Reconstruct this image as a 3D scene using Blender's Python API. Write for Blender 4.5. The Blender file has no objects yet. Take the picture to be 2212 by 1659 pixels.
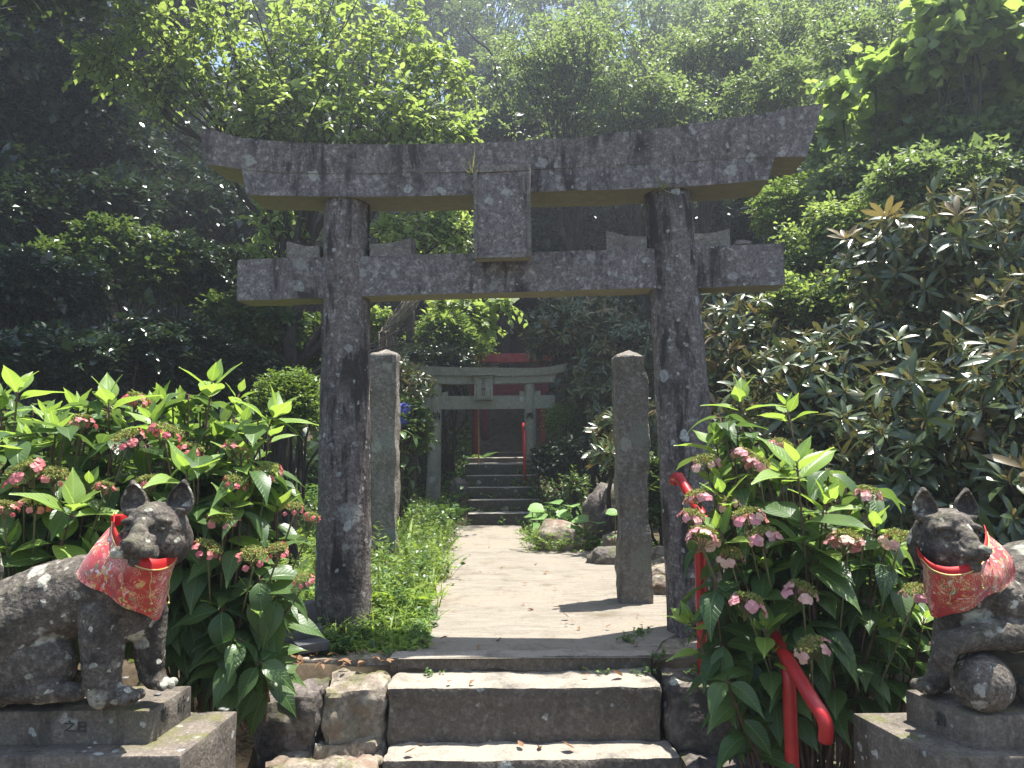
import bpy, bmesh, math, random
import numpy as np
from mathutils import Vector, Matrix, noise

random.seed(11)
RG = np.random.default_rng(11)
PI = math.pi
sc = bpy.context.scene
COL = sc.collection

# ------------------------------------------------------------------ camera
EYE = np.array([0.0, 0.0, 1.6])
FP = 1671.0
PITCH = math.radians(4.8); ROLL = math.radians(0.5)
_f = np.array([0, math.cos(PITCH), math.sin(PITCH)])
_u0 = np.array([0, -math.sin(PITCH), math.cos(PITCH)])
_r0 = np.array([1.0, 0, 0])
_r = _r0 * math.cos(ROLL) - _u0 * math.sin(ROLL)
_u = _u0 * math.cos(ROLL) + _r0 * math.sin(ROLL)

def ray(px, py):
    return _f + (px - 1106.0) / FP * _r + (829.5 - py) / FP * _u
def at_y(px, py, Y):
    d = ray(px, py); return EYE + d * (Y / d[1])
def at_z(px, py, Z):
    d = ray(px, py); return EYE + d * ((Z - EYE[2]) / d[2])
def V(a): return Vector((float(a[0]), float(a[1]), float(a[2])))

cam = bpy.data.cameras.new('camera'); camo = bpy.data.objects.new('camera', cam); COL.objects.link(camo)
cam.sensor_width = 36.0; cam.lens = 36.0 * FP / 2212.0; cam.clip_start = 0.05; cam.clip_end = 1500
M = Matrix(((_r[0], _u[0], -_f[0], 0), (_r[1], _u[1], -_f[1], 0), (_r[2], _u[2], -_f[2], EYE[2]), (0, 0, 0, 1)))
camo.matrix_world = M
sc.camera = camo

# ------------------------------------------------------------------ light
SUND = np.array([0.40, 0.24, 1.6]); SUND /= np.linalg.norm(SUND)
w = bpy.data.worlds.new('World'); sc.world = w; w.use_nodes = True
nt = w.node_tree
bg = nt.nodes['Background']; sky = nt.nodes.new('ShaderNodeTexSky'); sky.sky_type = 'NISHITA'
sky.sun_disc = False
sky.sun_elevation = math.asin(SUND[2]); sky.sun_rotation = math.atan2(SUND[0], SUND[1])
nt.links.new(sky.outputs[0], bg.inputs[0]); bg.inputs[1].default_value = 0.105
sl = bpy.data.lights.new('sun', 'SUN'); sl.energy = 5.0; sl.angle = math.radians(0.5); sl.color = (1.0, 0.965, 0.90)
so = bpy.data.objects.new('sun', sl); COL.objects.link(so); so.location = (3, 2, 30)
so.rotation_euler = V(-SUND).to_track_quat('-Z', 'Y').to_euler()
sc.view_settings.view_transform = 'Standard'; sc.view_settings.look = 'None'
sc.view_settings.exposure = 1.6; sc.view_settings.gamma = 1.0
sc.cycles.max_bounces = 8; sc.cycles.transparent_max_bounces = 4; sc.cycles.transmission_bounces = 4
sc.cycles.diffuse_bounces = 3; sc.cycles.glossy_bounces = 2; sc.cycles.volume_bounces = 0
sc.cycles.use_denoising = True
sc.cycles.sample_clamp_indirect = 4.0

# ------------------------------------------------------------------ tagging
def tag(o, label=None, cat=None, group=None, kind=None):
    if label: o['label'] = label
    if cat: o['category'] = cat
    if group: o['group'] = group
    if kind: o['kind'] = kind
    return o
def empty(name, loc, rz=0.0):
    o = bpy.data.objects.new(name, None); COL.objects.link(o)
    o.location = V(loc); o.rotation_euler = (0, 0, rz); o.empty_display_size = 0.1
    return o

# ------------------------------------------------------------------ mesh builder (quads)
class MB:
    def __init__(s): s.v = []; s.q = []; s.m = []; s.var = []; s.uv = []; s.n = 0
    def raw(s, v, q, m=0, var=0.5, uv=None):
        v = np.asarray(v, float).reshape(-1, 3); q = np.asarray(q, int).reshape(-1, 4)
        s.v.append(v); s.q.append(q + s.n); s.n += len(v)
        s.m.append(np.full(len(q), m) if np.isscalar(m) else np.asarray(m))
        s.var.append(np.full(len(v), var) if np.isscalar(var) else np.asarray(var))
        s.uv.append(np.zeros((len(v), 2)) if uv is None else uv)
    def inst(s, T, P, Rm, S, var=None, m=None):
        tv, tq, tuv, tm = T
        N = len(P)
        if N == 0: return
        S = np.broadcast_to(np.asarray(S, float), (N,))
        v = np.einsum('nij,kj->nki', Rm, tv) * S[:, None, None] + P[:, None, :]
        k = len(tv)
        q = tq[None] + (np.arange(N) * k)[:, None, None]
        if var is None: var = RG.random(N)
        mm = np.tile(tm, N) if m is None else np.full(N * len(tq), m)
        s.raw(v.reshape(-1, 3), q.reshape(-1, 4), mm, np.repeat(var, k), np.tile(tuv, (N, 1)))
    def box(s, c, size, m=0, rot=None):
        c = np.asarray(c, float); h = np.asarray(size, float) / 2
        v = np.array([[x, y, z] for x in (-1, 1) for y in (-1, 1) for z in (-1, 1)], float) * h
        if rot is not None: v = v @ np.asarray(rot).T
        s.raw(v + c, [[0, 1, 3, 2], [4, 6, 7, 5], [0, 4, 5, 1], [2, 3, 7, 6], [0, 2, 6, 4], [1, 5, 7, 3]], m)
    def tube(s, pts, rad, sides=6, m=0, var=0.5, cap=True):
        pts = np.asarray(pts, float); n = len(pts)
        rad = np.broadcast_to(np.asarray(rad, float), (n,))
        t = np.gradient(pts, axis=0); t /= np.linalg.norm(t, axis=1)[:, None] + 1e-9
        ref = np.array([0, 0, 1.0]) if abs(t[0][2]) < .9 else np.array([1.0, 0, 0])
        a = np.cross(t[0], ref); a /= np.linalg.norm(a)
        A = []
        for i in range(n):
            a = a - t[i] * np.dot(a, t[i]); a /= np.linalg.norm(a) + 1e-9; A.append(a.copy())
        A = np.array(A); B = np.cross(t, A)
        ang = np.arange(sides) * 2 * PI / sides
        ring = (A[:, None] * np.cos(ang)[None, :, None] + B[:, None] * np.sin(ang)[None, :, None]) * rad[:, None, None] + pts[:, None]
        v = ring.reshape(-1, 3)
        i = np.arange(n - 1)[:, None] * sides; j = np.arange(sides)[None]; j2 = (j + 1) % sides
        q = np.stack([i + j, i + j2, i + sides + j2, i + sides + j], -1).reshape(-1, 4)
        if cap:
            v = np.vstack([v, pts[0] - t[0] * rad[0] * .2, pts[-1] + t[-1] * rad[-1] * .3])
            a0 = n * sides; a1 = a0 + 1
            cq = []
            for k in range(0, sides, 1):
                k2 = (k + 1) % sides
                cq.append([a0, k2, k, k]); cq.append([a1, (n - 1) * sides + k, (n - 1) * sides + k2, (n - 1) * sides + k2])
            # write caps as thin quads without repeated indices
            q = [tuple(r) for r in q]
            for k in range(0, sides - 1, 2):
                k1 = (k + 1) % sides; k2 = (k + 2) % sides
                q.append((a0, k2, k1, k)); o = (n - 1) * sides
                q.append((a1, o + k, o + k1, o + k2))
            if sides % 2: pass
        s.raw(v, q, m, var)
    def build(s, name, mats, parent=None, smooth=True, sharp=None):
        me = bpy.data.meshes.new(name)
        if s.v:
            v = np.vstack(s.v); q = np.vstack(s.q); m = np.concatenate(s.m)
            me.vertices.add(len(v)); me.vertices.foreach_set('co', v.astype(np.float32).ravel())
            me.loops.add(len(q) * 4); me.loops.foreach_set('vertex_index', q.astype(np.int32).ravel())
            me.polygons.add(len(q)); me.polygons.foreach_set('loop_start', (np.arange(len(q)) * 4).astype(np.int32))
            for mt in (mats if isinstance(mats, (list, tuple)) else [mats]): me.materials.append(mt)
            me.polygons.foreach_set('material_index', m.astype(np.int32))
            me.update(calc_edges=True)
            me.polygons.foreach_set('use_smooth', np.full(len(q), smooth))
            at = me.attributes.new('var', 'FLOAT', 'POINT'); at.data.foreach_set('value', np.concatenate(s.var).astype(np.float32))
            uvl = me.uv_layers.new(name='UVMap'); uv = np.vstack(s.uv)[q.ravel()]
            uvl.data.foreach_set('uv', uv.astype(np.float32).ravel())
            if sharp and smooth: me.set_sharp_from_angle(angle=math.radians(sharp))
            me.update()
        o = bpy.data.objects.new(name, me); COL.objects.link(o)
        if parent: o.parent = parent
        return o

def from_bm(name, bm, mat, parent=None, smooth=True, sharp=35):
    me = bpy.data.meshes.new(name); bm.normal_update(); bm.to_mesh(me); bm.free()
    for mt in (mat if isinstance(mat, (list, tuple)) else [mat]): me.materials.append(mt)
    if smooth:
        me.polygons.foreach_set('use_smooth', [True] * len(me.polygons))
        if sharp: me.set_sharp_from_angle(angle=math.radians(sharp))
    o = bpy.data.objects.new(name, me); COL.objects.link(o)
    if parent: o.parent = parent
    return o

# ------------------------------------------------------------------ materials
def nmat(name):
    m = bpy.data.materials.new(name); m.use_nodes = True
    n = m.node_tree.nodes; l = m.node_tree.links
    return m, n, l, n['Principled BSDF'], n['Material Output']
def N(n, t, **kw):
    x = n.new('ShaderNode' + t)
    for k, val in kw.items():
        if k.startswith('i_'):
            key = k[2:]
            x.inputs[int(key) if key.isdigit() else key].default_value = val
        else: setattr(x, k, val)
    return x
def c4(c): return (c[0], c[1], c[2], 1)
def ramp(n, pts):
    r = n.new('ShaderNodeValToRGB'); e = r.color_ramp.elements
    e[0].position, e[0].color = pts[0][0], c4(pts[0][1]); e[1].position, e[1].color = pts[-1][0], c4(pts[-1][1])
    for p, c in pts[1:-1]:
        x = e.new(p); x.color = c4(c)
    return r
def mix(n, l, fac, a, b, bt='MIX'):
    x = n.new('ShaderNodeMix'); x.data_type = 'RGBA'; x.blend_type = bt
    for i, val in ((0, fac), (6, a), (7, b)):
        if hasattr(val, 'is_linked') or hasattr(val, 'links'): l.new(val, x.inputs[i])
        else: x.inputs[i].default_value = val if i == 0 else c4(val)
    return x.outputs[2]
def fr(n, l, vec, scale, detail=6, rough=.6, lo=.4, hi=.6, dist=0.0):
    t = N(n, 'TexNoise', i_Scale=scale, i_Detail=detail, i_Roughness=rough, i_Distortion=dist); l.new(vec, t.inputs['Vector'])
    mr = N(n, 'MapRange'); mr.inputs['From Min'].default_value = lo; mr.inputs['From Max'].default_value = hi
    l.new(t.outputs['Fac'], mr.inputs['Value']); return mr.outputs[0]

def stone(name, base, dark, light, dk=(.45, .62), grain=90, lich=.0, lichc=(.42, .43, .38), lscale=9, moss=0.0, mossc=(.08, .10, .03), bump=.5, streak=True, red=0.0, seed=0.0, under=None, top=None, sth=(.47, .60)):
    m, n, l, p, out = nmat(name)
    tc = N(n, 'TexCoord'); mp = N(n, 'Mapping'); l.new(tc.outputs['Object'], mp.inputs[0])
    mp.inputs['Location'].default_value = (seed, seed * 1.7, seed * .3)
    vec = mp.outputs[0]
    g = fr(n, l, vec, grain, 4, .7, .3, .7)
    big = fr(n, l, vec, 2.6, 8, .65, dk[0], dk[1], .3)
    col = mix(n, l, g, dark, base)
    col = mix(n, l, fr(n, l, vec, grain * .4, 4, .8, .5, .72), col, light)
    sv = vec
    if streak:
        m2 = N(n, 'Mapping'); m2.inputs['Scale'].default_value = (1, 1, .22); l.new(vec, m2.inputs[0]); sv = m2.outputs[0]
    st = fr(n, l, sv, 7, 8, .7, sth[0], sth[1], .4)
    dcol = mix(n, l, g, tuple(x * .35 for x in dark), tuple(x * .8 for x in dark))
    mm = N(n, 'Math', operation='MULTIPLY'); l.new(st, mm.inputs[0]); l.new(big, mm.inputs[1]); mm.use_clamp = True
    col = mix(n, l, mm.outputs[0], col, dcol)
    if red: col = mix(n, l, fr(n, l, vec, 5, 5, .6, .52, .7), col, (.16, .075, .05))
    if lich:
        dv = N(n, 'TexNoise', i_Scale=lscale * 2.2, i_Detail=4.0); l.new(vec, dv.inputs['Vector'])
        ad = mix(n, l, .05, vec, dv.outputs['Color'])
        for sc_, th in ((lscale * .42, .20), (lscale, .30), (lscale * 2.7, .26)):
            vo = N(n, 'TexVoronoi', i_Scale=sc_); l.new(ad, vo.inputs['Vector'])
            # size differs per cell
            sp = N(n, 'SeparateColor'); l.new(vo.outputs['Color'], sp.inputs[0])
            th1 = N(n, 'MapRange'); th1.inputs['From Min'].default_value = 1 - lich; th1.inputs['From Max'].default_value = 1.0
            th1.inputs['To Min'].default_value = 0.0; th1.inputs['To Max'].default_value = th + .12; l.new(sp.outputs[0], th1.inputs['Value'])
            lt = N(n, 'Math', operation='SUBTRACT'); l.new(th1.outputs[0], lt.inputs[0]); l.new(vo.outputs['Distance'], lt.inputs[1])
            mr = N(n, 'MapRange'); mr.inputs['From Max'].default_value = .05; l.new(lt.outputs[0], mr.inputs['Value'])
            mu = N(n, 'Math', operation='MULTIPLY'); l.new(mr.outputs[0], mu.inputs[0])
            l.new(fr(n, l, vec, 45, 5, .7, .30, .55), mu.inputs[1])
            lc = mix(n, l, sp.outputs[1], tuple(x * .55 for x in lichc), lichc)
            col = mix(n, l, mu.outputs[0], col, lc)
    if moss:
        ge = N(n, 'NewGeometry'); sx = N(n, 'SeparateXYZ'); l.new(ge.outputs['Normal'], sx.inputs[0])
        up = N(n, 'MapRange'); up.inputs['From Min'].default_value = -.2; up.inputs['From Max'].default_value = .9; l.new(sx.outputs[2], up.inputs['Value'])
        mu = N(n, 'Math', operation='MULTIPLY'); l.new(up.outputs[0], mu.inputs[0])
        l.new(fr(n, l, vec, 6, 6, .7, .62 - moss * .2, .70 - moss * .1), mu.inputs[1])
        mc = mix(n, l, g, tuple(x * .5 for x in mossc), mossc)
        col = mix(n, l, mu.outputs[0], col, mc)
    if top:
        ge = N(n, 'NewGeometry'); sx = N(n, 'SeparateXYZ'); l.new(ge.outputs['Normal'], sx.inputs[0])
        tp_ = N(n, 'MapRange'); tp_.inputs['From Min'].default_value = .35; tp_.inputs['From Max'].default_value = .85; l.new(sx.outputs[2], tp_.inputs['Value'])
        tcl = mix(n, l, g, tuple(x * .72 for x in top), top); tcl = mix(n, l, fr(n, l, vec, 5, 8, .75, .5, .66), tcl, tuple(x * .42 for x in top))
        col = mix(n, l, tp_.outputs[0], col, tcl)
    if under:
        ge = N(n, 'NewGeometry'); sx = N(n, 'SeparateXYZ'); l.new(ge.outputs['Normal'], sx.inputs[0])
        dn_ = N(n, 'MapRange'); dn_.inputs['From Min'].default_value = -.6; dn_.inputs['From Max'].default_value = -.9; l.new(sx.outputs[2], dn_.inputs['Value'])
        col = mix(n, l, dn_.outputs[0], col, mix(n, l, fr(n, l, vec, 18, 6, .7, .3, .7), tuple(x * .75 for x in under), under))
    l.new(col, p.inputs['Base Color']); p.inputs['Roughness'].default_value = .88
    p.inputs['Specular IOR Level'].default_value = .3
    h1 = N(n, 'TexNoise', i_Scale=grain * .8, i_Detail=5.0); l.new(vec, h1.inputs['Vector'])
    h2 = N(n, 'TexNoise', i_Scale=14.0, i_Detail=8.0); l.new(vec, h2.inputs['Vector'])
    ma = N(n, 'Math', operation='MULTIPLY_ADD'); l.new(h2.outputs['Fac'], ma.inputs[0]); ma.inputs[1].default_value = 2.5; l.new(h1.outputs['Fac'], ma.inputs[2])
    b = N(n, 'Bump', i_Strength=bump, i_Distance=.006); l.new(ma.outputs[0], b.inputs['Height']); l.new(b.outputs[0], p.inputs['Normal'])
    return m

def leafmat(name, ca, cb, trans=.45, rough=.45, under=None, veins=0.0, spec=.5, tcol=None, wear=0.0):
    m, n, l, p, out = nmat(name)
    at = N(n, 'Attribute', attribute_name='var')
    rp = ramp(n, [(0, ca), (1, cb)]); l.new(at.outputs['Fac'], rp.inputs[0]); col = rp.outputs[0]
    if wear:
        ge0 = N(n, 'TexCoord')
        col = mix(n, l, fr(n, l, ge0.outputs['Object'], 35, 4, .6, .64, .74), col, (.16, .11, .03))
    if veins:
        uv = N(n, 'UVMap'); sx = N(n, 'SeparateXYZ'); l.new(uv.outputs[0], sx.inputs[0])
        ab = N(n, 'Math', operation='ABSOLUTE'); l.new(sx.outputs[1], ab.inputs[0])
        a2 = N(n, 'Math', operation='MULTIPLY_ADD'); l.new(ab.outputs[0], a2.inputs[0]); a2.inputs[1].default_value = -.28; l.new(sx.outputs[0], a2.inputs[2])
        si = N(n, 'Math', operation='MULTIPLY'); l.new(a2.outputs[0], si.inputs[0]); si.inputs[1].default_value = 60.0
        s2 = N(n, 'Math', operation='SINE'); l.new(si.outputs[0], s2.inputs[0])
        mid = N(n, 'MapRange'); mid.inputs['From Min'].default_value = .0; mid.inputs['From Max'].default_value = .09
        mid.inputs['To Min'].default_value = 1.0; mid.inputs['To Max'].default_value = 0.0; l.new(ab.outputs[0], mid.inputs['Value'])
        vr = N(n, 'MapRange'); vr.inputs['From Min'].default_value = .75; vr.inputs['From Max'].default_value = 1.0; l.new(s2.outputs[0], vr.inputs['Value'])
        mxx = N(n, 'Math', operation='MAXIMUM'); l.new(mid.outputs[0], mxx.inputs[0]); 
        v5 = N(n, 'Math', operation='MULTIPLY'); l.new(vr.outputs[0], v5.inputs[0]); v5.inputs[1].default_value = .45; l.new(v5.outputs[0], mxx.inputs[1])
        vf = N(n, 'Math', operation='MULTIPLY'); l.new(mxx.outputs[0], vf.inputs[0]); vf.inputs[1].default_value = .5
        col = mix(n, l, vf.outputs[0], col, tuple(min(1, x * 1.9 + .02) for x in cb))
        b = N(n, 'Bump', i_Strength=veins, i_Distance=.004); l.new(mxx.outputs[0], b.inputs['Height']); b.invert = True
        l.new(b.outputs[0], p.inputs['Normal'])
    if under:
        ge = N(n, 'NewGeometry'); ru = mix(n, l, at.outputs['Fac'], tuple(x * .6 for x in under), under)
        col = mix(n, l, ge.outputs['Backfacing'], col, ru)
    l.new(col, p.inputs['Base Color']); p.inputs['Roughness'].default_value = rough
    p.inputs['Specular IOR Level'].default_value = spec
    tr = N(n, 'BsdfTranslucent')
    tc = mix(n, l, 1.0, col, tcol or (1.0, 1.0, .45), 'MULTIPLY')
    ga = N(n, 'Gamma'); ga.inputs[1].default_value = .82; l.new(tc, ga.inputs[0]); l.new(ga.outputs[0], tr.inputs[0])
    ms = N(n, 'MixShader'); ms.inputs[0].default_value = trans
    l.new(p.outputs[0], ms.inputs[1]); l.new(tr.outputs[0], ms.inputs[2]); l.new(ms.outputs[0], out.inputs[0])
    return m
def plain(name, ca, cb, scale=20, rough=.6, spec=.4, bump=.2, metal=0.0, stretch=(1, 1, 1)):
    m, n, l, p, out = nmat(name)
    tc = N(n, 'TexCoord'); mp = N(n, 'Mapping'); l.new(tc.outputs['Object'], mp.inputs[0]); mp.inputs['Scale'].default_value = stretch
    f = fr(n, l, mp.outputs[0], scale, 6, .65, .3, .7)
    l.new(mix(n, l, f, ca, cb), p.inputs['Base Color']); p.inputs['Roughness'].default_value = rough
    p.inputs['Specular IOR Level'].default_value = spec; p.inputs['Metallic'].default_value = metal
    b = N(n, 'Bump', i_Strength=bump, i_Distance=.005); l.new(f, b.inputs['Height']); l.new(b.outputs[0], p.inputs['Normal'])
    return m

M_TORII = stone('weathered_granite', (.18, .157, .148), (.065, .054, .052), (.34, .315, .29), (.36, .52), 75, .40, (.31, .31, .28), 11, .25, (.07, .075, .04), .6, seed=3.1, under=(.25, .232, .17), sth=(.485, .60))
M_PILLAR = stone('dark_weathered_granite', (.165, .135, .122), (.058, .046, .043), (.30, .275, .255), (.35, .50), 75, .46, (.38, .38, .35), 9, .25, (.07, .075, .04), .7, seed=5.3, sth=(.47, .545))
M_TORII2 = stone('grey_granite', (.27, .265, .20), (.17, .165, .125), (.34, .33, .27), (.5, .7), 60, .2, (.38, .4, .35), 8, .2, (.10, .11, .04), .3, seed=7)
M_POST = stone('rough_granite', (.21, .185, .155), (.095, .083, .068), (.32, .29, .25), (.42, .62), 70, .3, (.30, .31, .25), 7, .3, (.10, .10, .045), 1.3, seed=11)
M_FOX = stone('mossy_statue_stone', (.118, .098, .077), (.040, .034, .028), (.24, .205, .165), (.30, .55), 110, .74, (.46, .445, .36), 12, .45, (.10, .10, .055), .8, streak=False, seed=5)
M_BALL = stone('lichen_patched_stone', (.150, .125, .098), (.052, .044, .036), (.26, .225, .18), (.30, .55), 110, .95, (.50, .49, .44), 15, .45, (.10, .10, .055), .8, streak=False, seed=8)
M_PLINTH = stone('plinth_stone', (.17, .14, .11), (.085, .072, .06), (.24, .21, .17), (.35, .6), 100, .42, (.42, .42, .38), 8, .55, (.14, .135, .055), .5, seed=9)
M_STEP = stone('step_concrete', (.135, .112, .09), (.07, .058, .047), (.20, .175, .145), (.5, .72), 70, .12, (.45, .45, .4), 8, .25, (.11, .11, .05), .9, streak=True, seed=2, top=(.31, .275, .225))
M_STAIR = stone('mossy_stair_lit_treads', (.060, .052, .038), (.028, .026, .018), (.10, .09, .07), (.5, .72), 60, .1, (.3, .3, .25), 8, .2, (.06, .07, .025), .9, streak=False, seed=22, top=(.32, .30, .25))  # mossy stone; pale tread tops paint in light the shaded stairs do not get
M_ROCK = stone('rock', (.27, .225, .175), (.13, .105, .08), (.36, .32, .26), (.42, .6), 40, .2, (.42, .43, .38), 6, .6, (.12, .12, .04), 1.0, streak=False, red=1, seed=4)
M_ROCKD = stone('dark_rock', (.15, .125, .11), (.06, .05, .045), (.22, .19, .16), (.4, .6), 40, .2, (.36, .36, .3), 6, .55, (.09, .10, .03), 1.0, streak=False, seed=14)
M_SOIL = plain('soil', (.035, .026, .018), (.11, .085, .055), 9, .95, .1, .8)
M_BARK = plain('bark', (.018, .015, .013), (.055, .045, .038), 30, .9, .2, .8, stretch=(1, 1, .3))
M_BARKG = plain('pale_bark', (.10, .085, .065), (.22, .19, .15), 30, .9, .2, .8, stretch=(1, 1, .3))
M_STEM = plain('green_stem', (.10, .10, .04), (.16, .15, .07), 30, .7, .3, .1)
M_STEMB = plain('brown_stem', (.07, .045, .03), (.15, .10, .065), 30, .8, .2, .3)
M_RED = plain('red_paint', (.26, .010, .012), (.46, .018, .018), 7, .36, .5, .12)
M_REDOLD = plain('faded_red_paint', (.10, .011, .014), (.17, .025, .03), 12, .6, .35, .2)
M_REDLIT = plain('lit_red_paint', (.30, .035, .045), (.44, .11, .12), 9, .6, .3, .2)  # lighter copy of the gate red, light on the shaded lintel painted in
M_REDBAND = plain('red_cloth', (.36, .008, .008), (.44, .014, .012), 60, .6, .3, .1)
M_GOLD = plain('gold_cord', (.45, .30, .10), (.65, .47, .2), 200, .4, .5, .1, .4)
M_TILE = plain('dark_roof_tile', (.045, .045, .048), (.085, .085, .088), 25, .55, .4, .1)
M_INK = plain('black_ink', (.006, .006, .006), (.012, .012, .012), 30, .7, .2, 0)
M_CARVE = plain('carved_shadow_stone', (.05, .045, .038), (.085, .078, .066), 60, .9, .1, .1)
M_PAPER = plain('white_paper', (.75, .75, .75), (.8, .8, .8), 10, .8, .2, 0)
M_COIN = plain('dull_coin', (.30, .30, .29), (.45, .44, .42), 60, .4, .5, .05, .8)
M_COPPER = plain('copper_coin', (.30, .14, .07), (.4, .2, .1), 60, .4, .5, .05, .8)

L_HYD = leafmat('hydrangea_leaf', (.038, .080, .024), (.10, .17, .048), .42, .38, veins=.5, spec=.5)
L_HYDY = leafmat('hydrangea_young_leaf', (.16, .27, .05), (.25, .37, .08), .5, .4, veins=.45, spec=.5)
L_HYDW = leafmat('worn_hydrangea_leaf', (.03, .075, .02), (.08, .15, .04), .4, .4, veins=.5, wear=1)
L_RHO = leafmat('rhododendron_leaf', (.034, .056, .020), (.100, .132, .044), .20, .28, under=(.12, .12, .06), spec=.7)
L_RHOO = leafmat('rhododendron_bronze_leaf', (.15, .11, .05), (.26, .20, .10), .25, .35, spec=.5)
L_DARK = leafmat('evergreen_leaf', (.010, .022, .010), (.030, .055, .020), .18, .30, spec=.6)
L_MID = leafmat('shrub_leaf', (.040, .075, .020), (.10, .155, .04), .40, .38, spec=.5)
L_BRI = leafmat('maple_green_leaf', (.16, .245, .065), (.28, .36, .12), .55, .42, spec=.45)
L_PALE = leafmat('woodland_leaf', (.095, .15, .06), (.18, .25, .10), .55, .4, spec=.5)
L_AZA = leafmat('azalea_leaf', (.08, .15, .03), (.19, .28, .05), .45, .4, spec=.4)
L_VINE = leafmat('vine_leaf', (.15, .24, .06), (.27, .37, .11), .6, .26, spec=.8)
L_GRASS = leafmat('grass_blade', (.13, .22, .04), (.27, .37, .08), .5, .5, spec=.3)
L_FERN = leafmat('fern_frond', (.12, .22, .03), (.24, .34, .05), .5, .5, spec=.3)
L_COV = leafmat('ground_cover_leaf', (.045, .10, .025), (.12, .22, .05), .45, .45, spec=.4)
L_BUT = leafmat('butterbur_leaf', (.14, .26, .07), (.22, .36, .12), .4, .5, veins=.3, spec=.3)
L_DRY = leafmat('dry_leaf', (.15, .085, .045), (.30, .17, .095), .2, .7, spec=.2, tcol=(1, .8, .5))
P_PINK = leafmat('pink_petal', (.48, .08, .11), (.68, .27, .25), .3, .5, spec=.3, tcol=(1, .5, .5))
P_PALE = leafmat('pale_petal', (.62, .25, .30), (.72, .52, .40), .3, .5, spec=.3, tcol=(1, .7, .6))
P_BLUE = leafmat('blue_petal', (.12, .14, .5), (.25, .25, .7), .3, .5, spec=.3, tcol=(.7, .7, 1))
P_FLOR = leafmat('green_floret', (.14, .17, .04), (.30, .30, .10), .25, .6, spec=.2)

# ------------------------------------------------------------------ leaf templates:  x = length, y = width, z = normal
def leafT(L=1.0, W=.45, ns=4, na=2, droop=.15, fold=.12, shape='ovate', m=0, wave=0.0):
    t = np.linspace(0, 1, ns + 1)
    if shape == 'ovate': w = np.sin(PI * t ** .75) ** .8
    elif shape == 'acum': w = np.sin(PI * t ** .72) ** 1.05 * (1 - .35 * t ** 3)
    elif shape == 'lance': w = np.sin(PI * t ** .9) ** .9
    elif shape == 'oblong': w = np.clip(np.sin(PI * t ** 1.15), 0, 1) ** .55
    elif shape == 'round': w = np.sqrt(np.clip(1 - (2 * t - 1) ** 2, 0, 1))
    elif shape == 'blade': w = (1 - t) ** .7 * .9 + .1 * (t < .9)
    w = np.maximum(w, .03); w[0] = max(w[0], .06)
    vs = []; uv = []
    for i in range(ns + 1):
        for j in range(na + 1):
            s = j / na * 2 - 1
            x = t[i] * L; y = s * w[i] * W / 2
            z = -droop * L * t[i] ** 2 + fold * abs(s) * w[i] * W + wave * W * math.sin(t[i] * 9 + s) * abs(s)
            vs.append((x * (1 - droop * .3 * t[i]), y, z)); uv.append((t[i], s * w[i]))
    q = []
    for i in range(ns):
        for j in range(na):
            a = i * (na + 1) + j; q.append((a, a + na + 1, a + na + 2, a + 1))
    # faces wound so the normal is +z
    return np.array(vs), np.array(q), np.array(uv), np.full(len(q), m)
def joinT(Ts):
    v = []; q = []; uv = []; m = []; n = 0
    for T in Ts:
        v.append(T[0]); q.append(T[1] + n); uv.append(T[2]); m.append(T[3]); n += len(T[0])
    return np.vstack(v), np.vstack(q), np.vstack(uv), np.concatenate(m)
def xfT(T, Rm, p=(0, 0, 0), s=1.0, m=None):
    return T[0] @ np.asarray(Rm).T * s + np.asarray(p), T[1], T[2], T[3] if m is None else np.full(len(T[1]), m)
def norm(a): return a / (np.linalg.norm(a, axis=-1, keepdims=True) + 1e-9)
def frames(D, U):
    D = norm(D); Yv = norm(np.cross(U, D)); Z = np.cross(D, Yv)
    return np.stack([D, Yv, Z], -1)
def euler(rx, ry, rz): return np.array(Matrix.Rotation(rz, 3, 'Z') @ Matrix.Rotation(ry, 3, 'Y') @ Matrix.Rotation(rx, 3, 'X'))

T_S = leafT(1, .5, 2, 2, .12, .15, 'lance')          # small general leaf
T_S2 = leafT(1, .62, 3, 2, .22, .10, 'ovate')
T_M = leafT(1, .42, 4, 2, .25, .12, 'lance')

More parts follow.
